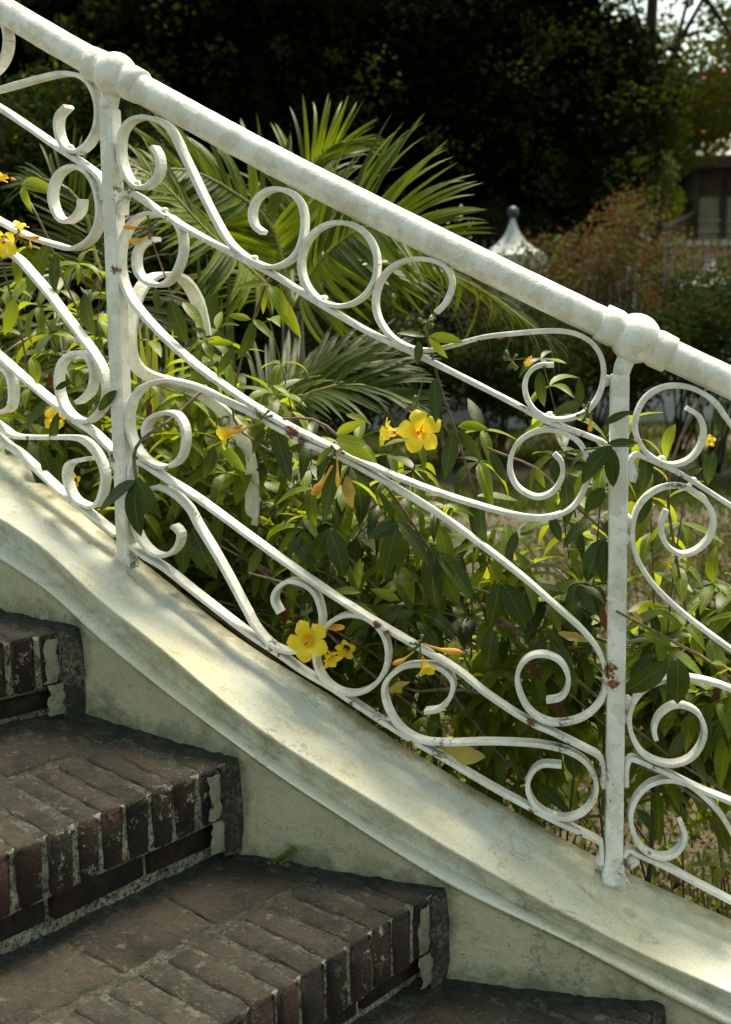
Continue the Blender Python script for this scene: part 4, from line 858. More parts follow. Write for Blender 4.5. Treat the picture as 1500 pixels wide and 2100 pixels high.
pstem(sh1, [(425, 790, .10), (370, 845, .05), (330, 875, .0), (290, 903, -.035), (275, 935, -.05), (280, 985, -.05)], .0038, M['twig'])
pstem(sh1, [(60, 790, .1), (45, 690, .08), (10, 560, .05), (-10, 480, .04)], .0025); pstem(sh1, [(170, 660, .1), (130, 570, .07), (95, 480, .05), (62, 415, .04)], .0025)
pstem(sh4, [(975, 1020, .1), (940, 900, .06), (905, 800, .03), (880, 700, -.01), (872, 670, -.01)], .0028); pstem(sh3, [(900, 1160, .08), (850, 1080, .05), (790, 995, .03), (700, 900, .0), (640, 860, .0), (545, 862, .01)], .0028)
pstem(sh5, [(1412, 1280, .1), (1385, 1130, .06), (1370, 1010, .05), (1395, 900, .05), (1460, 780, .05)], .003); pstem(sh4, [(1240, 1090, .06), (1150, 1010, .05), (1100, 960, .05), (1000, 920, .05)], .0025)
pstem(sh2, [(560, 930, .1), (480, 860, .1), (500, 720, .08), (545, 585, .02)], .0025); pstem(sh2, [(395, 760, .1), (350, 600, .04), (315, 500, .0), (312, 470, -.01)], .002)
pstem(sh4, [(1180, 925, -.0), (1255, 915, -.05), (1300, 915, -.05)], .002, M['greenstem'])

# flowers
def petal_me(i):
    V = []; F = []; n = 8; c = 6
    for a in range(n + 1):
        t = a / n; r = .08 + .92 * t; w = (.14 + .76 * math.sin(min(1, t * 1.02) * math.pi * .62) ** 1.15) * (1 if t < .8 else 1 - (t - .8) * 1.9)
        z = .20 * math.sin(t * math.pi * .75) - .22 * t * t - .42 * (1 - t) ** 3
        for b_ in range(c + 1):
            u = (b_ - c / 2) / (c / 2); ru = .035 * math.sin(u * 5 + i * 2 + t * 3) * t * t + .03 * mnoise.noise(Vector((u * 2, t * 3, i * 5.0)))
            V.append(((u * .5 + .10 * t * (1 if i != 1 else .6)) * w, r - .13 * u * u * t + .02 * math.sin(u * 7 + i) * t, z + ru + .05 * u * t))
    F = [(a * (c + 1) + b_, a * (c + 1) + b_ + 1, (a + 1) * (c + 1) + b_ + 1, (a + 1) * (c + 1) + b_) for a in range(n) for b_ in range(c)]
    V = [(x * .04, y * .04, z * .04) for x, y, z in V]
    return mesh('petal', V, F, M['petal'], True)
petals = [petal_me(i) for i in range(3)]
fm = MB(); fm.lathe((0, 0, -.036), (0, 0, 1), [(0, .0022), (.008, .003), (.014, .0048), (.019, .0042)], 12)
tube_me = mesh('flower', fm.V, fm.F, M['throat'], True)
def flower(sh, x, y, o, rpx, face=(0, 0, 1), openness=1.0, spin=0.0):
    """face: direction the trumpet looks, camera frame (right, up, toward camera)"""
    c = hitP(x, y, o); dist = (c - CAM).length; f = (ROT @ Vector(face)).normalized(); k = rpx / FPX * dist / .04
    qd = f.to_track_quat('Z', 'Y').to_matrix().to_4x4() @ Matrix.Rotation(spin, 4, 'Z')
    Mx = Matrix.Translation(c) @ qd @ Matrix.Diagonal((k, k, k, 1)); fl = link('flower', tube_me, sh.root, Mx)
    for i in range(5):
        Ml = Mx @ Matrix.Rotation(2 * math.pi * i / 5, 4, 'Z') @ Matrix.Rotation((1 - openness) * 1.25 + random.uniform(-.16, .16), 4, 'X') @ Matrix.Rotation(random.uniform(-.15, .15), 4, 'Y') @ Matrix.Diagonal((.9 if openness > .7 else .75, 1, 1, 1))
        link('petal', petals[i % 3], fl, Ml)
flower(sh3, 862, 885, -.03, 47, (.1, -.05, 1), 1, .2); flower(sh3, 800, 886, .0, 32, (-.9, .25, .35), .7, .5)
flower(sh3, 632, 1314, -.05, 45, (-.1, .12, 1), 1, .5); flower(sh3, 675, 1345, -.01, 28, (.5, -.6, .5), .45); flower(sh3, 872, 1362, -.04, 28, (.25, -.7, .6), .4, .3)
flower(sh3, 712, 1328, .08, 26, (-.3, -.3, .8), .5); flower(sh2, 466, 886, -.02, 38, (-.75, -.35, .1), .55, .4)
flower(sh1, 14, 492, -.02, 36, (-.3, -.6, .7), .55, .2); flower(sh1, 12, 365, .02, 22, (-.9, .1, .2), .3); flower(sh1, 118, 856, .06, 30, (-.3, .4, .8), .8); flower(sh4, 1086, 738, .0, 16, (-.3, -.5, .6), .1)
flower(sh3, 812, 1402, .14, 22, (0, -.3, .8), .6); flower(sh1, 155, 985, .12, 18, (-.3, 0, .8), .6); flower(sh5, 1378, 1155, .15, 18, (0, .2, .8), .7); flower(sh1, 40, 470, .01, 20, (.3, .8, .3), .5)
flower(sh5, 1455, 905, .2, 14, (0, .2, .8), .7); flower(sh4, 1330, 1040, .3, 14, (0, .2, .8), .7)
def bud(sh, x0, y0, x1, y1, o, r=.006, orange=True):
    a = hitP(x0, y0, o); b_ = hitP(x1, y1, o - .01); m = MB()
    sag = Vector((0, 0, -.004)); P = [a.lerp(b_, t) + sag * math.sin(t * 3.1) for t in (0, .2, .42, .58, .74, .9, .97, 1)]; m.tube(P, [r * k * .8 for k in (.3, .3, .42, .75, 1.0, .8, .4, .08)], 9); m.build('bud', M['bud'] if orange else M['greenstem'], sh.root, True)
bud(sh3, 868, 1320, 950, 1338, -.04, .009); bud(sh3, 682, 955, 640, 1015, -.03, .011); bud(sh3, 692, 930, 693, 1000, -.03, .006); bud(sh2, 535, 862, 470, 888, -.02, .006); bud(sh1, 40, 480, 82, 486, -.02, .006)
bud(sh2, 300, 462, 252, 464, -.02, .006); bud(sh2, 310, 480, 262, 495, -.02, .007); bud(sh3, 850, 1335, 805, 1362, -.03, .007); bud(sh3, 640, 1280, 708, 1286, .02, .009); bud(sh1, 60, 478, 64, 510, -.02, .004); bud(sh4, 1212, 850, 1210, 885, -.02, .006)
bud(sh3, 870, 770, 850, 840, .0, .004, False); bud(sh2, 585, 850, 640, 800, .1, .003, False)
def sprig(sh, x, y, o, n=9, r=26):
    for i in range(n):
        a = random.uniform(0, 6.28); rr = random.uniform(.3, 1) * r; c = hitP(x, y, o); b_ = hitP(x + rr * math.cos(a), y + rr * math.sin(a), o + random.uniform(-.015, .015))
        m = MB(); m.tube([c, c.lerp(b_, .5), b_], [.0012, .0015, .0035], 6); m.build('bud', M['greenstem'], sh.root, True)
for sh, x, y, o in ((sh3, 690, 925, -.03), (sh3, 862, 1325, -.04), (sh2, 535, 858, -.02), (sh1, 45, 485, -.01), (sh2, 308, 468, -.02), (sh3, 630, 1262, -.01), (sh4, 1205, 845, -.02), (sh4, 1050, 740, .0), (sh3, 848, 828, .0), (sh4, 875, 660, -.01)): sprig(sh, x, y, o)
for sh in (sh1, sh2, sh3, sh4, sh5): sh.finish(M['leafmass'])

# dry fallen canes in the bed behind the kerb
def canes():
    for i in range(46):
        x = random.uniform(520, 1560); a = hitP(x, random.uniform(1250, 1650) if x > 1200 else random.uniform(1200, 1500), random.uniform(.15, .55)); L = random.uniform(.25, .8)
        yaw = random.uniform(-.9, .9); d = Vector((math.cos(yaw), -math.sin(yaw) * .6, random.uniform(-.75, -.2))).normalized() * random.choice((1, 1, 1, -1))
        if d.z > 0: d.z *= .7
        pts = [a + d * L * t + Vector((0, 0, -.05 * math.sin(t * 3) + random.uniform(-.008, .008))) for t in (-.5, -.2, 0, .25, .5)]
        m = MB(); m.tube(pts, [.0022, .0036, .004, .0034, .0018], 6)
        o = m.build('dry_cane', M['twig'], canes_root, True)
canes_root = empty('dry_brushwood', atZ(1100, 1500, 0), 'tangle of bare brown canes lying in the bed behind the kerb wall', 'brushwood')
canes()

# ------------------------------------------------------------------ palms and strap leaved plants
def leaflet_arr(L, W, droop, n=6, cup=.3):
    V = []; F = []
    for i in range(n + 1):
        t = i / n; w = W * .5 * min(1, (t * 6 + .35)) * (1 - t ** 3) ** .8
        w = max(w, .0008)
        y = L * (t - droop * .25 * t ** 3); z = -L * droop * t * t * .6
        for sx in (-1, 0, 1): V.append((sx * w, y, z + abs(sx) * w * cup))
    for i in range(n):
        for k in (0, 1): F.append((i * 3 + k, i * 3 + k + 1, (i + 1) * 3 + k + 1, (i + 1) * 3 + k))
    return np.array(V), np.array(F)
LFT = [leaflet_arr(1, .052, d, 7) for d in (.25, .5, .8)] + [leaflet_arr(1, .045, 1.2, 7)]
lft_me = {k: [mesh('leaflet', v, f, M[k], True) for v, f in LFT] for k in ('palm', 'palmdark')}
def frond(root, pts, Lmax, n, mat='palm', start=.25, up=Vector((0, 0, 1)), sweep=.9, droop=0, wide=1.0, side=(1, -1), lift=.25, r=.008):
    pts = [Vector(p) for p in spline([tuple(p) for p in pts], .05)]; m = MB(); N_ = len(pts)
    m.tube(pts, [r * (1 - .8 * i / (N_ - 1)) + .0012 for i in range(N_)], 6); fr = m.build('frond', M['rachis'], root, True)
    for i in range(n):
        f = start + (1 - start) * (i + .5) / n; x = f * (N_ - 1); k = min(N_ - 2, int(x)); p = pts[k].lerp(pts[k + 1], x - k)
        t = (pts[min(k + 1, N_ - 1)] - pts[max(k - 1, 0)]).normalized(); sd_ = t.cross(up).normalized()
        g = (f - start) / (1 - start); L = Lmax * (.55 + .45 * math.sin(math.pi * min(1, g * .8 + .2))) * (1 - .35 * g) * random.uniform(.9, 1.08)
        for s in side:
            a = sweep * (1 - .45 * g) + random.uniform(-.06, .06); nn = sd_.cross(t).normalized()
            d = t * math.cos(a) + (sd_ * s) * math.sin(a) + nn * (lift + random.uniform(-.07, .07))
            Mx = leaf_mat4(p, d, nn + sd_ * s * -.3 + Vector((random.uniform(-.2, .2),) * 3), L) @ Matrix.Diagonal((wide, 1, 1, 1))
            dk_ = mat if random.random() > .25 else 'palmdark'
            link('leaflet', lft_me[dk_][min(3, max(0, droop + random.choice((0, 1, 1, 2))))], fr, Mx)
def pk(x, y, Y): return atY(x, y, Y)
palm = empty('garden_palm', Vector((pk(590, 640, 4.3).x, 4.3, 0)), 'broad arching garden palm fanning up behind the handrail, sunlit yellow green fronds', 'palm', 'palms behind the railing')
pc = pk(600, 640, 4.3)
m = MB(); m.tube([Vector((pc.x + .02, 4.35, -.05)), Vector((pc.x, 4.32, pc.z * .6)), pc], [.07, .055, .035], 10); m.build('trunk', M['bark'], palm, True)
frond(palm, [pc, pk(655, 540, 4.1), pk(740, 470, 3.95), pk(830, 460, 3.85), pk(900, 490, 3.8)], .52, 41, 'palm', .12, Vector((-.5, -.7, .55)), 1.05, 0, 1.0, lift=.12)
frond(palm, [pc, pk(560, 470, 4.3), pk(480, 395, 4.2), pk(390, 350, 4.1), pk(300, 350, 4.0)], .42, 35, 'palm', .15, Vector((.2, -.8, .5)), 1.1, 0, 1.25, lift=.1)
frond(palm, [pc, pk(600, 480, 4.5), pk(620, 370, 4.6), pk(680, 300, 4.6), pk(720, 290, 4.6)], .42, 32, 'palm', .2, Vector((0, -1, .3)), .75, 0, 1.0, lift=.1)
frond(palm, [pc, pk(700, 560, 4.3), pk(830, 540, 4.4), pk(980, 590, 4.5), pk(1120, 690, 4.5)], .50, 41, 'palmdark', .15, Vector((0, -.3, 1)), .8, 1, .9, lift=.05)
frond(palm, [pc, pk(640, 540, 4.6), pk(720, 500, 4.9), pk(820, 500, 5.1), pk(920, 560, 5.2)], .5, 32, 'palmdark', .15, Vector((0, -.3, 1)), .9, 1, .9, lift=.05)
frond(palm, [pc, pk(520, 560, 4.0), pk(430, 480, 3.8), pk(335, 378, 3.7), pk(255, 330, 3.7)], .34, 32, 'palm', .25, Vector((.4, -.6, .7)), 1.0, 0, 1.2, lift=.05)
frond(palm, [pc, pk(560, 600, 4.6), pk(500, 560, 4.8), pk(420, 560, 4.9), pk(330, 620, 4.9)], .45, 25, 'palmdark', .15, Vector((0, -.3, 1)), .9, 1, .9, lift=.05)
palm2 = empty('garden_palm', Vector((pk(470, 900, 3.5).x, 3.55, 0)), 'low young palm whose fronds sweep right above the yellow flowers', 'palm', 'palms behind the railing')
qc = pk(500, 930, 3.55)
m = MB(); m.tube([Vector((qc.x, 3.6, -.05)), Vector((qc.x, 3.58, qc.z * .6)), qc], [.035, .03, .018], 8); m.build('trunk', M['bark'], palm2, True)
frond(palm2, [qc, pk(560, 860, 3.45), pk(640, 805, 3.35), pk(740, 790, 3.3), pk(860, 830, 3.3)], .36, 38, 'palmdark', .2, Vector((-.2, -.5, .85)), .7, 0, 1.0, lift=.15)
frond(palm2, [qc, pk(540, 850, 3.6), pk(600, 800, 3.7), pk(690, 760, 3.75), pk(790, 740, 3.8)], .38, 35, 'palmdark', .2, Vector((0, -.6, .8)), .6, 0, 1.0, lift=.2)
frond(palm2, [qc, pk(530, 860, 3.4), pk(570, 830, 3.3), pk(620, 810, 3.2)], .24, 14, 'palm', .2, Vector((-.3, -.6, .7)), .7, 0, 1.6, side=(1, -1), lift=.2)
palm3 = empty('garden_palm', Vector((pk(160, 750, 3.9).x, 3.9, 0)), 'low palm at the left with narrow leaflets lying level behind the left scrolls', 'palm', 'palms behind the railing')
rc = pk(230, 640, 3.9)
m = MB(); m.tube([Vector((rc.x, 3.95, -.05)), Vector((rc.x, 3.92, rc.z * .6)), rc], [.04, .03, .02], 8); m.build('trunk', M['bark'], palm3, True)
frond(palm3, [rc, pk(180, 570, 3.8), pk(120, 560, 3.7), pk(40, 590, 3.6), pk(-40, 640, 3.6)], .36, 35, 'palmdark', .12, Vector((0, -.3, 1)), .8, 0, .9, lift=.05)
frond(palm3, [rc, pk(190, 500, 4.0), pk(170, 420, 4.0), pk(110, 370, 4.0), pk(60, 380, 4.0)], .32, 25, 'palmdark', .2, Vector((0, -.6, .7)), .9, 0, .9, lift=.05)
frond(palm3, [rc, pk(260, 610, 3.8), pk(300, 640, 3.7), pk(350, 700, 3.6)], .34, 22, 'palmdark', .12, Vector((0, -.3, 1)), .8, 1, .9, lift=.05)
frond(palm3, [rc, pk(150, 660, 3.5), pk(80, 680, 3.4), pk(0, 730, 3.3)], .34, 28, 'palmdark', .12, Vector((0, -.3, 1)), .8, 1, .9, lift=.05)
frond(palm3, [rc, pk(240, 470, 4.2), pk(270, 380, 4.3), pk(280, 350, 4.4)], .34, 22, 'palmdark', .2, Vector((0, -1, .3)), .8, 0, .9, lift=.05)

def strap_plant(label, x, y, Y, tips, mat, wide, grp):
    c = pk(x, y, Y); c.z = max(.02, c.z * 0); root = empty('strap_leaf_plant', c, label, 'plant', grp)
    for (tx, ty, w) in tips:
        tip = pk(tx, ty, Y + random.uniform(-.2, .2)); base = c + Vector((random.uniform(-.05, .05), random.uniform(-.05, .05), 0))
        mid = base.lerp(tip, .5) + Vector((-(tip.x - base.x) * .25, 0, abs(tip.z - base.z) * .15)); P = bez(base, mid, tip, 9); V = []; F = []
        for i, p in enumerate(P):
            t = i / 9; hw = wide * w * .5 * min(1, .45 + t * 1.6) * (1 - t ** 3.2) ** .9 + .0008
            T = (P[min(i + 1, 9)] - P[max(i - 1, 0)]).normalized(); sdv = T.cross(Vector((0.15, -1, .1))).normalized(); nn = sdv.cross(T)
            V += [p - sdv * hw + nn * hw * .25, p, p + sdv * hw + nn * hw * .25]
        F = [(i * 3 + k, i * 3 + k + 1, (i + 1) * 3 + k + 1, (i + 1) * 3 + k) for i in range(9) for k in (0, 1)]
        link('leaf', mesh('leaf', V, F, mat, True), root)
    return root
SG = 'strap leaved plants in the bed'
strap_plant('grey green broad bladed plant behind the middle of the second rail', 575, 1000, 3.9, [(515, 755, 1), (545, 770, 1), (587, 738, 1.2), (610, 720, 1.1), (625, 760, 1), (655, 725, 1), (563, 800, 1.2), (600, 790, 1.3), (640, 800, 1.1), (530, 820, 1.1)], M['lily'], .06, SG)
strap_plant('tall grey green blades standing in the gap left of the palm centre', 445, 1000, 4.0, [(405, 500, 1), (425, 520, 1.1), (440, 490, 1.1), (470, 530, 1), (415, 580, 1.2), (455, 600, 1.2), (390, 560, 1)], M['lily'], .055, SG)
strap_plant('yellow green blade clump glowing right beside the first post', 330, 1000, 3.3, [(285, 660, 1), (300, 640, 1), (318, 650, 1.1), (340, 690, 1), (355, 670, 1), (375, 720, 1), (390, 760, 1), (300, 730, 1.2), (340, 770, 1.2), (420, 800, 1), (270, 720, 1), (405, 740, 1), (365, 800, 1.4)], M['strap'], .045, SG)
strap_plant('yellow green blade clump behind the far left scrolls', 130, 1100, 3.4, [(60, 760, 1), (95, 740, 1), (130, 700, 1), (160, 745, 1.2), (180, 790, 1), (105, 800, 1.4), (85, 830, 1.2), (215, 820, 1)], M['strap'], .055, SG)

# ------------------------------------------------------------------ garden wall, pillars, iron fence, house
gw = empty('garden_wall', Vector((0, 17, 0)), 'low whitewashed garden wall under the black iron fence', 'wall')
def yfence(x): return 17.0 + .02 * x
m = MB(); m.box((0.8, 17, .34), (6.2, .11, .40)); m.build('wall_face', M['gwall'], gw)
m = MB(); m.box((0.8, 17, .77), (6.25, .15, .03)); m.build('wall_cap', M['gwall'], gw)
fence = empty('iron_fence', Vector((0, 17, .8)), 'black iron picket fence standing on the low whitewashed garden wall', 'fence')
for z in (.95, 1.45, 2.28): 
    m = MB(); m.box((0.9, 17, z), (6.0, .012, .018)); m.build('fence_rail', M['iron'], fence)
pm = MB(); pm.box((0, 0, 0), (.009, .009, .76)); pm.lathe((0, 0, .76), (0, 0, 1), [(0, .009), (.03, .02), (.09, .001)], 6); pk_me = mesh('picket', pm.V, pm.F, M['iron'])
for i in range(96): link('picket', pk_me, fence, Matrix.Translation((-4.6 + i * .115, 17.03, 1.58)))
def pillar(x, Y, top, half, ball, label):
    root = empty('gate_pillar', Vector((x, Y, 0)), label, 'pillar', 'white garden pillars with pointed caps')
    m = MB(); m.box((0, 0, (top - half * 2.3) / 2 - .05), (half * .82, half * .82, (top - half * 2.3) / 2 + .05), None); m2 = m
    V = [(v[0] + x, v[1] + Y, v[2]) for v in m.V]; link('shaft', mesh('shaft', V, m.F, M['pillar']), root)
    V = []; z0 = top - half * 2.3; prof = [(0, half * .95), (.04, half), (.16, half), (.18, half * .93), (.30, half * .93)]
    hh = top - z0 - .30
    for t in np.linspace(0, 1, 9): prof.append((.30 + hh * t, half * (.60 * (1 - t) ** 3.2 + .29 * (1 - t) + .05)))
    F = []
    for (h, r) in prof:
        for (a, b_) in ((-1, -1), (1, -1), (1, 1), (-1, 1)):
            ca, sa = math.cos(.45), math.sin(.45); V.append((x + r * (a * ca - b_ * sa), Y + r * (a * sa + b_ * ca), z0 + h))
    F = [(i * 4 + k, i * 4 + (k + 1) % 4, (i + 1) * 4 + (k + 1) % 4, (i + 1) * 4 + k) for i in range(len(prof) - 1) for k in range(4)] + [(3, 2, 1, 0), tuple((len(prof) - 1) * 4 + k for k in range(4))]
    link('cap', mesh('cap', V, F, M['pillar']), root)
    if ball:
        m = MB(); m.lathe((x, Y, top + .065), (0, 0, 1), [(-.075, .03), (-.06, .055)] + [(.075 * math.sin(a), .075 * math.cos(a)) for a in np.linspace(-.7, 1.5, 8)], 14); m.build('ball_finial', M['ball'], root, True)
a = atY(1052, 446, 16.2); pillar(a.x, 16.2, a.z, .33, True, 'white pointed pillar carrying a dark ball, just above the handrail at mid right')
a = atY(1458, 522, 18.2); pillar(a.x, 18.2, a.z, .32, False, 'white pointed pillar without a ball, near the right edge before the house')
a = atY(1282, 510, 21.5); pillar(a.x, 21.5, a.z, .20, False, 'slim white pillar half hidden by the reddish shrubs')
a = atY(745, 520, 16.3); pillar(a.x, 16.3, a.z, .30, False, 'white pillar glimpsed through the ring under the palm fronds')

house = empty('garden_house', Vector((8.6, 30, 0)), 'cream house corner with dark eaves and a pale tin roof behind the fence', 'house')
def hb(name, x0, x1, y0, y1, Y, dep, mat, parent=house):
    a = atY(x0, y0, Y); b_ = atY(x1, y1, Y); m = MB(); m.box(((a.x + b_.x) / 2, Y + dep / 2, (a.z + b_.z) / 2), (abs(a.x - b_.x) / 2, dep / 2, abs(a.z - b_.z) / 2)); return m.build(name, mat, parent)
hb('wall', 1438, 1640, 330, 700, 30, 4, M['housewall']); hb('cornice', 1432, 1640, 448, 454, 29.93, .07, M['housewall']); hb('cornice', 1432, 1640, 470, 476, 29.93, .07, M['housewall'])
hb('eaves_shade_sheet', 1438, 1640, 330, 400, 29.9, .08, M['darkwood_shade']); hb('corner_post', 1484, 1490, 325, 490, 29.9, .1, M['darkwood_shade']); hb('wall_panel', 1300, 1436, 330, 404, 31.4, .2, M['darkwood_shade'])  # first box: dark sheet painted in place of the shade under the eaves
hb('beam', 1380, 1437, 407, 414, 30.6, .2, M['housewall']); hb('beam', 1380, 1437, 424, 436, 30.8, .2, M['pinkwall']); hb('recess_shade_sheet', 1370, 1437, 400, 470, 31.2, .1, M['darkwood_shade'])  # last box: dark sheet standing in for shaded depth behind the beams
a, b_, c, d = atY(1325, 488, 30.4), atY(1437, 432, 30.4), atY(1437, 700, 30.4), atY(1325, 700, 30.4)
V = [a, b_, c, d] + [v + Vector((0, 2.5, 0)) for v in (a, b_, c, d)]
link('lean_to_wall', mesh('lean_to_wall', V, [(0, 3, 2, 1), (4, 5, 6, 7), (0, 1, 5, 4), (1, 2, 6, 5), (2, 3, 7, 6), (3, 0, 4, 7)], M['pinkwall']), house)
m = MB(); e = (b_ - a).normalized(); m.box((a + b_) / 2 + Vector((0, 1.2, .04)), ((b_ - a).length / 2 + .15, 1.4, .035), Matrix((( e.x, 0, -e.z), (0, 1, 0), (e.z, 0, e.x)))); m.build('lean_to_roof', M['roof'], house)
a, b_ = atY(1425, 318, 29.2), atY(1700, 318, 29.2); ap = atY(1620, 215, 33)
V = [(a.x, 29.2, a.z), (b_.x, 29.2, a.z), (b_.x, 33, ap.z), (a.x + 1.0, 33, ap.z), (a.x, 36.8, a.z), (b_.x, 36.8, a.z), (a.x, 29.2, a.z - .12), (b_.x, 29.2, a.z - .12), (a.x, 36.8, a.z - .12), (b_.x, 36.8, a.z - .12)]
link('roof', mesh('roof', V, [(0, 1, 2, 3), (4, 3, 2, 5), (0, 3, 4), (1, 5, 2), (6, 8, 9, 7), (0, 6, 7, 1), (0, 4, 8, 6), (1, 7, 9, 5), (4, 5, 9, 8)], M['roof']), house)
back = empty('back_wall', Vector((7, 25, 0)), 'dull pale wall seen between the fence pickets below the lean-to', 'wall')
hb('wall_face', 1105, 1700, 503, 690, 25, .25, M['terrace'], back); hb('wall_cap', 1100, 1705, 497, 503, 24.95, .35, M['gwall'], back)
hb('roof_edge_mask', 1425, 1700, 320, 340, 29.15, .05, M['darkwood_shade'])  # dark strip added to mask the lower roof edge

# ------------------------------------------------------------------ foliage masses
def leaf_cloud(centers, radii, n, size, flat=.6, shell=.0, up=.3):
    """leaf-sized quads spread through clumps; centers (k,3), radii (k,3)"""
    centers = np.array(centers, float); radii = np.array(radii, float); k = rng.integers(0, len(centers), n)
    d = rng.normal(size=(n, 3)); d /= np.linalg.norm(d, axis=1)[:, None]; r = rng.random(n) ** (1 / 3.0)
    r = shell + (1 - shell) * r
    P = centers[k] + d * r[:, None] * radii[k]
    nrm_ = rng.normal(size=(n, 3)) + np.array([0, 0, up * 3]); nrm_ /= np.linalg.norm(nrm_, axis=1)[:, None]
    a = np.cross(nrm_, rng.normal(size=(n, 3))); a /= np.linalg.norm(a, axis=1)[:, None]; b_ = np.cross(nrm_, a)
    s = size * rng.uniform(.6, 1.3, n)[:, None]; a = a * s; b_ = b_ * s * flat * .5
    V = np.stack([P - a * .5, P + b_, P + a * .5, P - b_], 1).reshape(-1, 3); F = np.arange(n * 4).reshape(n, 4); return V, F
def clumps(x0, x1, y0, y1, Y0, Y1, n, r0, r1):
    C_ = []; R2 = []
    for i in range(n):
        Y = random.uniform(Y0, Y1); p = atY(random.uniform(x0, x1), random.uniform(y0, y1), Y); C_.append(tuple(p)); r = random.uniform(r0, r1); R2.append((r, r, r * .75))
    return C_, R2
def tree(label, x, Y, height, cl, nleaf, size, mat, tr=.22, extra=None, lean=0.0, lit=None):
    b0 = atY(x, 700, Y); b0.z = 0; root = empty('garden_tree', b0, label, 'tree', 'dark trees beyond the garden fence')
    m = MB(); top = Vector((b0.x + lean, Y, height)); m.tube([b0 - Vector((0, 0, .3)), b0.lerp(top, .3) + Vector((.1, 0, 0)), b0.lerp(top, .6) - Vector((.12, 0, 0)), top], [tr * 1.3, tr, tr * .8, tr * .35], 10)
    C_, R2 = cl
    for i in range(min(12, len(C_))):
        c = Vector(C_[(i * 7) % len(C_)]); s = b0.lerp(top, random.uniform(.4, .9)); mid = s.lerp(c, .5) + Vector((0, 0, .3)); m.tube(bez(s, mid, c, 6), [tr * .38 * (1 - .13 * k) for k in range(7)], 6)
    m.build('trunk', M['bark'], root, True)
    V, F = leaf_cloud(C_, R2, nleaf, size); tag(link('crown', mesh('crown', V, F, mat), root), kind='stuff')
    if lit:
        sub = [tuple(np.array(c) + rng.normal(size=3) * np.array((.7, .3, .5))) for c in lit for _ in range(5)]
        V, F = leaf_cloud(sub, [(rng.uniform(.1, .4),) * 3 for _ in sub], 34 * len(sub), .085); tag(link('lit_foliage', mesh('lit_foliage', V, F, M['treeleaf2']), root), kind='stuff')  # clumps in a lighter leaf colour stand for sunlit foliage
    if extra:
        V, F = leaf_cloud(C_, R2, extra[0], extra[2]); tag(link('red_blossom', mesh('red_blossom', V, F, extra[1]), root), kind='stuff')
    return root
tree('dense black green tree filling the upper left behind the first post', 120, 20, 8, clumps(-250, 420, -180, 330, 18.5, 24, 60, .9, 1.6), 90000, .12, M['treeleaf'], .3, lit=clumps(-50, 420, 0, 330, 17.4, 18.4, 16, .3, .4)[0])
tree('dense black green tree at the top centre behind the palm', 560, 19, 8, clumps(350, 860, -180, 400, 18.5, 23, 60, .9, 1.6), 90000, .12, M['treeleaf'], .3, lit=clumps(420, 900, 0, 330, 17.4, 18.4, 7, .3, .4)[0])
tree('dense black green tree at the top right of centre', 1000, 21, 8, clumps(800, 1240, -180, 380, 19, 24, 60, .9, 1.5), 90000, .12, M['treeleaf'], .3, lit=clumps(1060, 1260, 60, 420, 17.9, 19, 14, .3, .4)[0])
tree('olive green tree with thin crown and rusty blossoms at the upper right corner', 1330, 24, 9, clumps(1200, 1720, -260, 260, 21.5, 27, 70, .5, .95), 21000, .12, M['treelit'], .16, (700, M['redflower'], .09))
_a, _b = clumps(1130, 1370, 130, 350, 22, 27, 40, .45, .85); _c2, _d2 = clumps(1370, 1470, 190, 300, 25, 28, 14, .4, .65)
tree('lower olive tree hanging over the house roof at the right', 1290, 26.5, 6.5, (_a + _c2, _b + _d2), 38000, .12, M['treelit'], .14)
V, F = leaf_cloud(*clumps(-500, 1200, 60, 560, 29, 36, 120, 1.6, 2.8), 110000, .22)
V2, F2 = leaf_cloud(*clumps(1100, 1480, 400, 600, 33, 37, 40, 1.0, 1.8), 40000, .2); F = np.concatenate([F, F2 + len(V)]); V = np.concatenate([V, V2])
tag(link('far_woodland', mesh('far_woodland', V, F, M['treeleaf'])), 'black green far woodland seen as one mass behind the trees', 'woodland', None, 'stuff')
def bush(name, label, x, Y, cl, n, size, mat, cat='shrub', grp=None, twigs=8, extra=None, stemmat='bark', sr=.018):
    b0 = atY(x, 700, Y); b0.z = 0; root = empty(name, b0, label, cat, grp); C_, R2 = cl; m = MB()
    for i in range(twigs):
        c = Vector(C_[i % len(C_)]); s = b0 + Vector((random.uniform(-.15, .15), random.uniform(-.15, .15), -.05)); mid = s.lerp(c, .5) + Vector((random.uniform(-.15, .15), 0, .1)); m.tube(bez(s, mid, c, 6), [sr * (1 - .13 * k) for k in range(7)], 5)
    m.build('stems', M[stemmat], root, True)
    V, F = leaf_cloud(C_, R2, n, size); tag(link('foliage', mesh('foliage', V, F, mat), root), kind='stuff')
    if extra:
        for (nn, mt, sz) in extra:
            V, F = leaf_cloud(C_, R2, nn, sz); tag(link('blossom', mesh('blossom', V, F, mt), root), kind='stuff')
    return root
BG = 'shrubs along the iron fence'
bush('sunlit_shrub', 'sunlit green shrub glowing above the reddish bush, left of the house', 1270, 22, clumps(1180, 1350, 330, 420, 21, 23, 18, .3, .5), 9000, .10, M['treelit'], grp=BG)
bush('pale_shrub', 'grey green feathery shrub under the dark tree, left of the pillar ball', 1130, 21, clumps(1070, 1330, 320, 430, 20, 22.5, 20, .35, .6), 14000, .10, M['oliveleaf'], grp=BG)
bush('yellow_green_shrub', 'bright yellow green shrub left of the lean-to roof', 1350, 25, clumps(1325, 1365, 370, 435, 24, 25.5, 12, .30, .42), 6000, .10, M['leaf'], grp=BG)
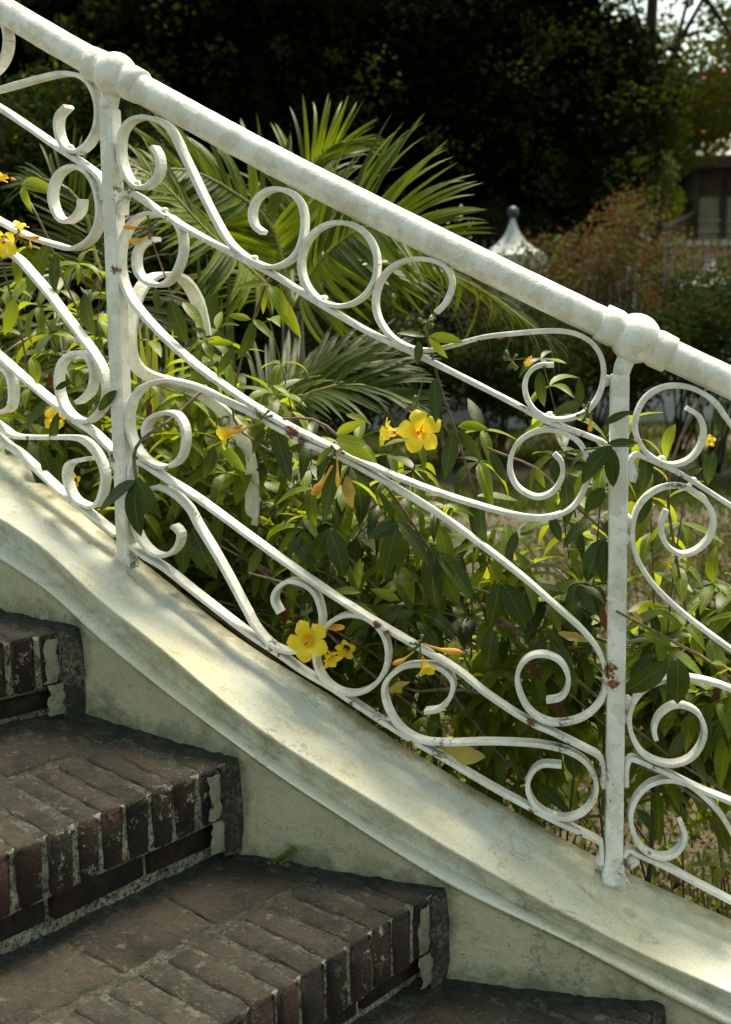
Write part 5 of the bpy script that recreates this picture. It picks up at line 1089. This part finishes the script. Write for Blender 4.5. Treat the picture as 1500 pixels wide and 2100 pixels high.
bush('reddish_shrub', 'rusty red leaved thin shrub right of the ball pillar', 1200, 14.5, clumps(1120, 1300, 460, 760, 13.5, 15.5, 30, .25, .42), 2400, .050, M['redleaf'], grp=BG, twigs=22, extra=[(2200, M['oliveleaf'], .055)], sr=.014)
bush('reddish_shrub', 'taller brown and red twiggy shrub in front of the lean-to', 1300, 15.5, clumps(1225, 1325, 410, 620, 14.5, 16, 22, .25, .40), 1500, .050, M['redleaf'], grp=BG, twigs=18, extra=[(1500, M['oliveleaf'], .055)], sr=.014)
bush('reddish_shrub', 'sparse red and green shrub before the right hand pillar', 1400, 13.5, clumps(1330, 1560, 500, 780, 12.5, 14.5, 26, .22, .40), 1500, .048, M['redleaf'], grp=BG, twigs=18, extra=[(2000, M['oliveleaf'], .055)], sr=.012)
bush('reddish_shrub', 'small leafed shrub climbing round the foot of the ball pillar', 1010, 14.0, clumps(950, 1130, 520, 650, 13.3, 14.7, 18, .22, .36), 900, .048, M['redleaf'], grp=BG, twigs=12, extra=[(2000, M['oliveleaf'], .058)], sr=.012)
bush('dark_hedge_bush', 'dark green rounded bush at the right edge below the pillar', 1480, 12, clumps(1380, 1600, 590, 800, 11.3, 13, 24, .28, .45), 14000, .055, M['hedgeleaf'], grp=BG)
bush('dark_hedge_bush', 'dark bush with red blossoms under the palm at centre right', 930, 12.5, clumps(840, 1130, 665, 830, 11.8, 13.2, 26, .25, .40), 15000, .055, M['hedgeleaf'], grp=BG, extra=[(60, M['redflower'], .06)])
bush('dark_hedge_bush', 'dark bush right of centre below the handrail', 1200, 13, clumps(1080, 1360, 680, 840, 12, 13.5, 24, .25, .40), 13000, .055, M['hedgeleaf'], grp=BG, extra=[(500, M['redleaf'], .06)])
bush('dark_hedge_bush', 'dark bush in the shade below the left of the palm', 470, 9, clumps(330, 700, 480, 760, 8, 9.5, 34, .25, .42), 22000, .055, M['hedgeleaf'], grp=BG)
bush('orange_flowered_bush', 'dim green bush speckled with small orange flowers behind the first post', 200, 9, clumps(-80, 330, 210, 620, 8, 10, 60, .28, .48), 42000, .05, M['hedgeleaf'], grp=BG, twigs=14, extra=[(260, M['yellowflower'], .045)])
bush('dark_hedge_bush', 'dark unclipped bush filling the bed before the garden wall at left of centre', 560, 13, clumps(420, 800, 560, 850, 11.5, 14.5, 50, .3, .5), 30000, .06, M['hedgeleaf'], grp=BG)
V, F = leaf_cloud(*clumps(-200, 1140, 480, 830, 18.2, 20, 120, .5, .8), 60000, .11)
tag(link('hedge_mass', mesh('hedge_mass', V, F, M['hedgeleaf'])), 'dark hedge seen as one mass beyond the iron fence', 'hedge', None, 'stuff')
bush('yellow_flower_clump', 'tuft of small yellow flowers by the back wall in the palm gap', 425, 10, clumps(395, 470, 545, 640, 9.6, 10.4, 8, .12, .2), 1500, .05, M['leaf'], cat='plant', grp=BG, extra=[(60, M['yellowflower'], .04)], sr=.006)

# ------------------------------------------------------------------ grass, litter
def grass(n, x0, x1, y0, y1, h, label, name, dens=None):
    X = rng.uniform(x0, x1, n); Y = y0 + (y1 - y0) * rng.random(n) ** 1.3; keep = np.ones(n, bool)
    nz = np.array([mnoise.noise(Vector((float(a) * .8, float(b_) * .8, 4))) for a, b_ in zip(X, Y)]); keep = nz > rng.uniform(-.45, .35, n)
    X, Y = X[keep], Y[keep]; n = len(X); th = rng.uniform(0, math.pi * 2, n); hh = h * rng.uniform(.4, 1.3, n); w = .0035 * (1 + Y / 5); lean = rng.uniform(.1, .9, n)
    dx, dy = np.cos(th), np.sin(th); Z = np.full(n, -.01)
    A = np.stack([X - dy * w, Y + dx * w, Z], 1); B_ = np.stack([X + dy * w, Y - dx * w, Z], 1)
    Cc = np.stack([X + dx * lean * hh * .4 + dy * w * .6, Y + dy * lean * hh * .4 - dx * w * .6, Z + hh * .7], 1); D_ = np.stack([X + dx * lean * hh, Y + dy * lean * hh, Z + hh], 1)
    V = np.stack([A, B_, Cc, D_], 1).reshape(-1, 3); F = np.arange(n * 4).reshape(n, 4)
    tag(link(name, mesh(name, V, F, M['grass'])), label, 'grass', None, 'stuff')
grass(150000, -3.5, 6.5, 2.9, 16.5, .07, 'short dry grass over the garden ground behind the railing', 'grass')
n = 26000; X = rng.uniform(-1.6, 3.2, n); Y = rng.uniform(2.5, 9.5, n)
V, F = leaf_cloud([(0, 0, 0)], [(.001, .001, .001)], n, .035, .5, up=.8); V = V.reshape(n, 4, 3) + np.stack([X, Y, rng.uniform(.0, .05, n)], 1)[:, None, :]; V = V.reshape(-1, 3)
tag(link('leaf_litter', mesh('leaf_litter', V, F, M['litter'])), 'pale dry leaf litter scattered over the soil of the bed', 'litter', None, 'stuff')

# small fern and moss growing on the steps at the wall foot
fern = empty('wall_fern', hitP(580, 1765, -.20), 'tiny dark fern sprouting where the third tread meets the kerb wall', 'fern')
def fern_frond(px):
    P = [hitP(x, y, o) for x, y, o in px]; P = [Vector(p) for p in spline([tuple(p) for p in P], .004)]; m = MB(); m.tube(P, .0008, 5); fr = m.build('frond', M['leafdark'], fern)
    v, f = leaf_arrays(.010, .007, .4, .2, 3)
    for i in range(2, len(P) - 1, 2):
        t = (P[i + 1] - P[i - 1]).normalized(); sdv = t.cross(nrm(0)).normalized()
        for s in (1, -1):
            Mx = leaf_mat4(P[i], sdv * s + t * .4, -nrm(0) + t * .2, .9 + .3 * random.random()); link('leaflet', FERN, fr, Mx)
FERN = mesh('leaflet', *leaf_arrays(.009, .007, .4, .2, 3), M['leafdark'], True)
fern_frond([(566, 1772, -.195), (580, 1760, -.20), (596, 1748, -.205), (607, 1738, -.207)]); fern_frond([(575, 1778, -.2), (584, 1770, -.21), (590, 1768, -.215)]); fern_frond([(560, 1775, -.2), (556, 1766, -.21), (550, 1764, -.215)])
def moss(P, u, v, r, lab):
    n = 90; V = []; F = []
    for i in range(n):
        a = random.uniform(0, 6.28); rr = r * math.sqrt(random.random()); c = P(u + rr * math.cos(a) * 1.4, v + rr * math.sin(a) * .7, -.004); h = random.uniform(.003, .008); t = Vector((random.uniform(-1, 1), random.uniform(-1, 1), 0)).normalized() * .0016
        k = len(V); V += [c - t, c + t, c + Vector((random.uniform(-.003, .003), random.uniform(-.003, .003), h))]; F.append((k, k + 1, k + 2))
    tag(link('moss_tuft', mesh('moss_tuft', V, F, M['leaf'])), lab, 'moss', None, 'stuff')
moss(sts[2][1], .055, -.03, .014, 'small green moss tuft at the nosing corner of the third step')
moss(sts[2][1], .06, -.21, .010, 'small green moss tuft on the mortar joint of the third tread')
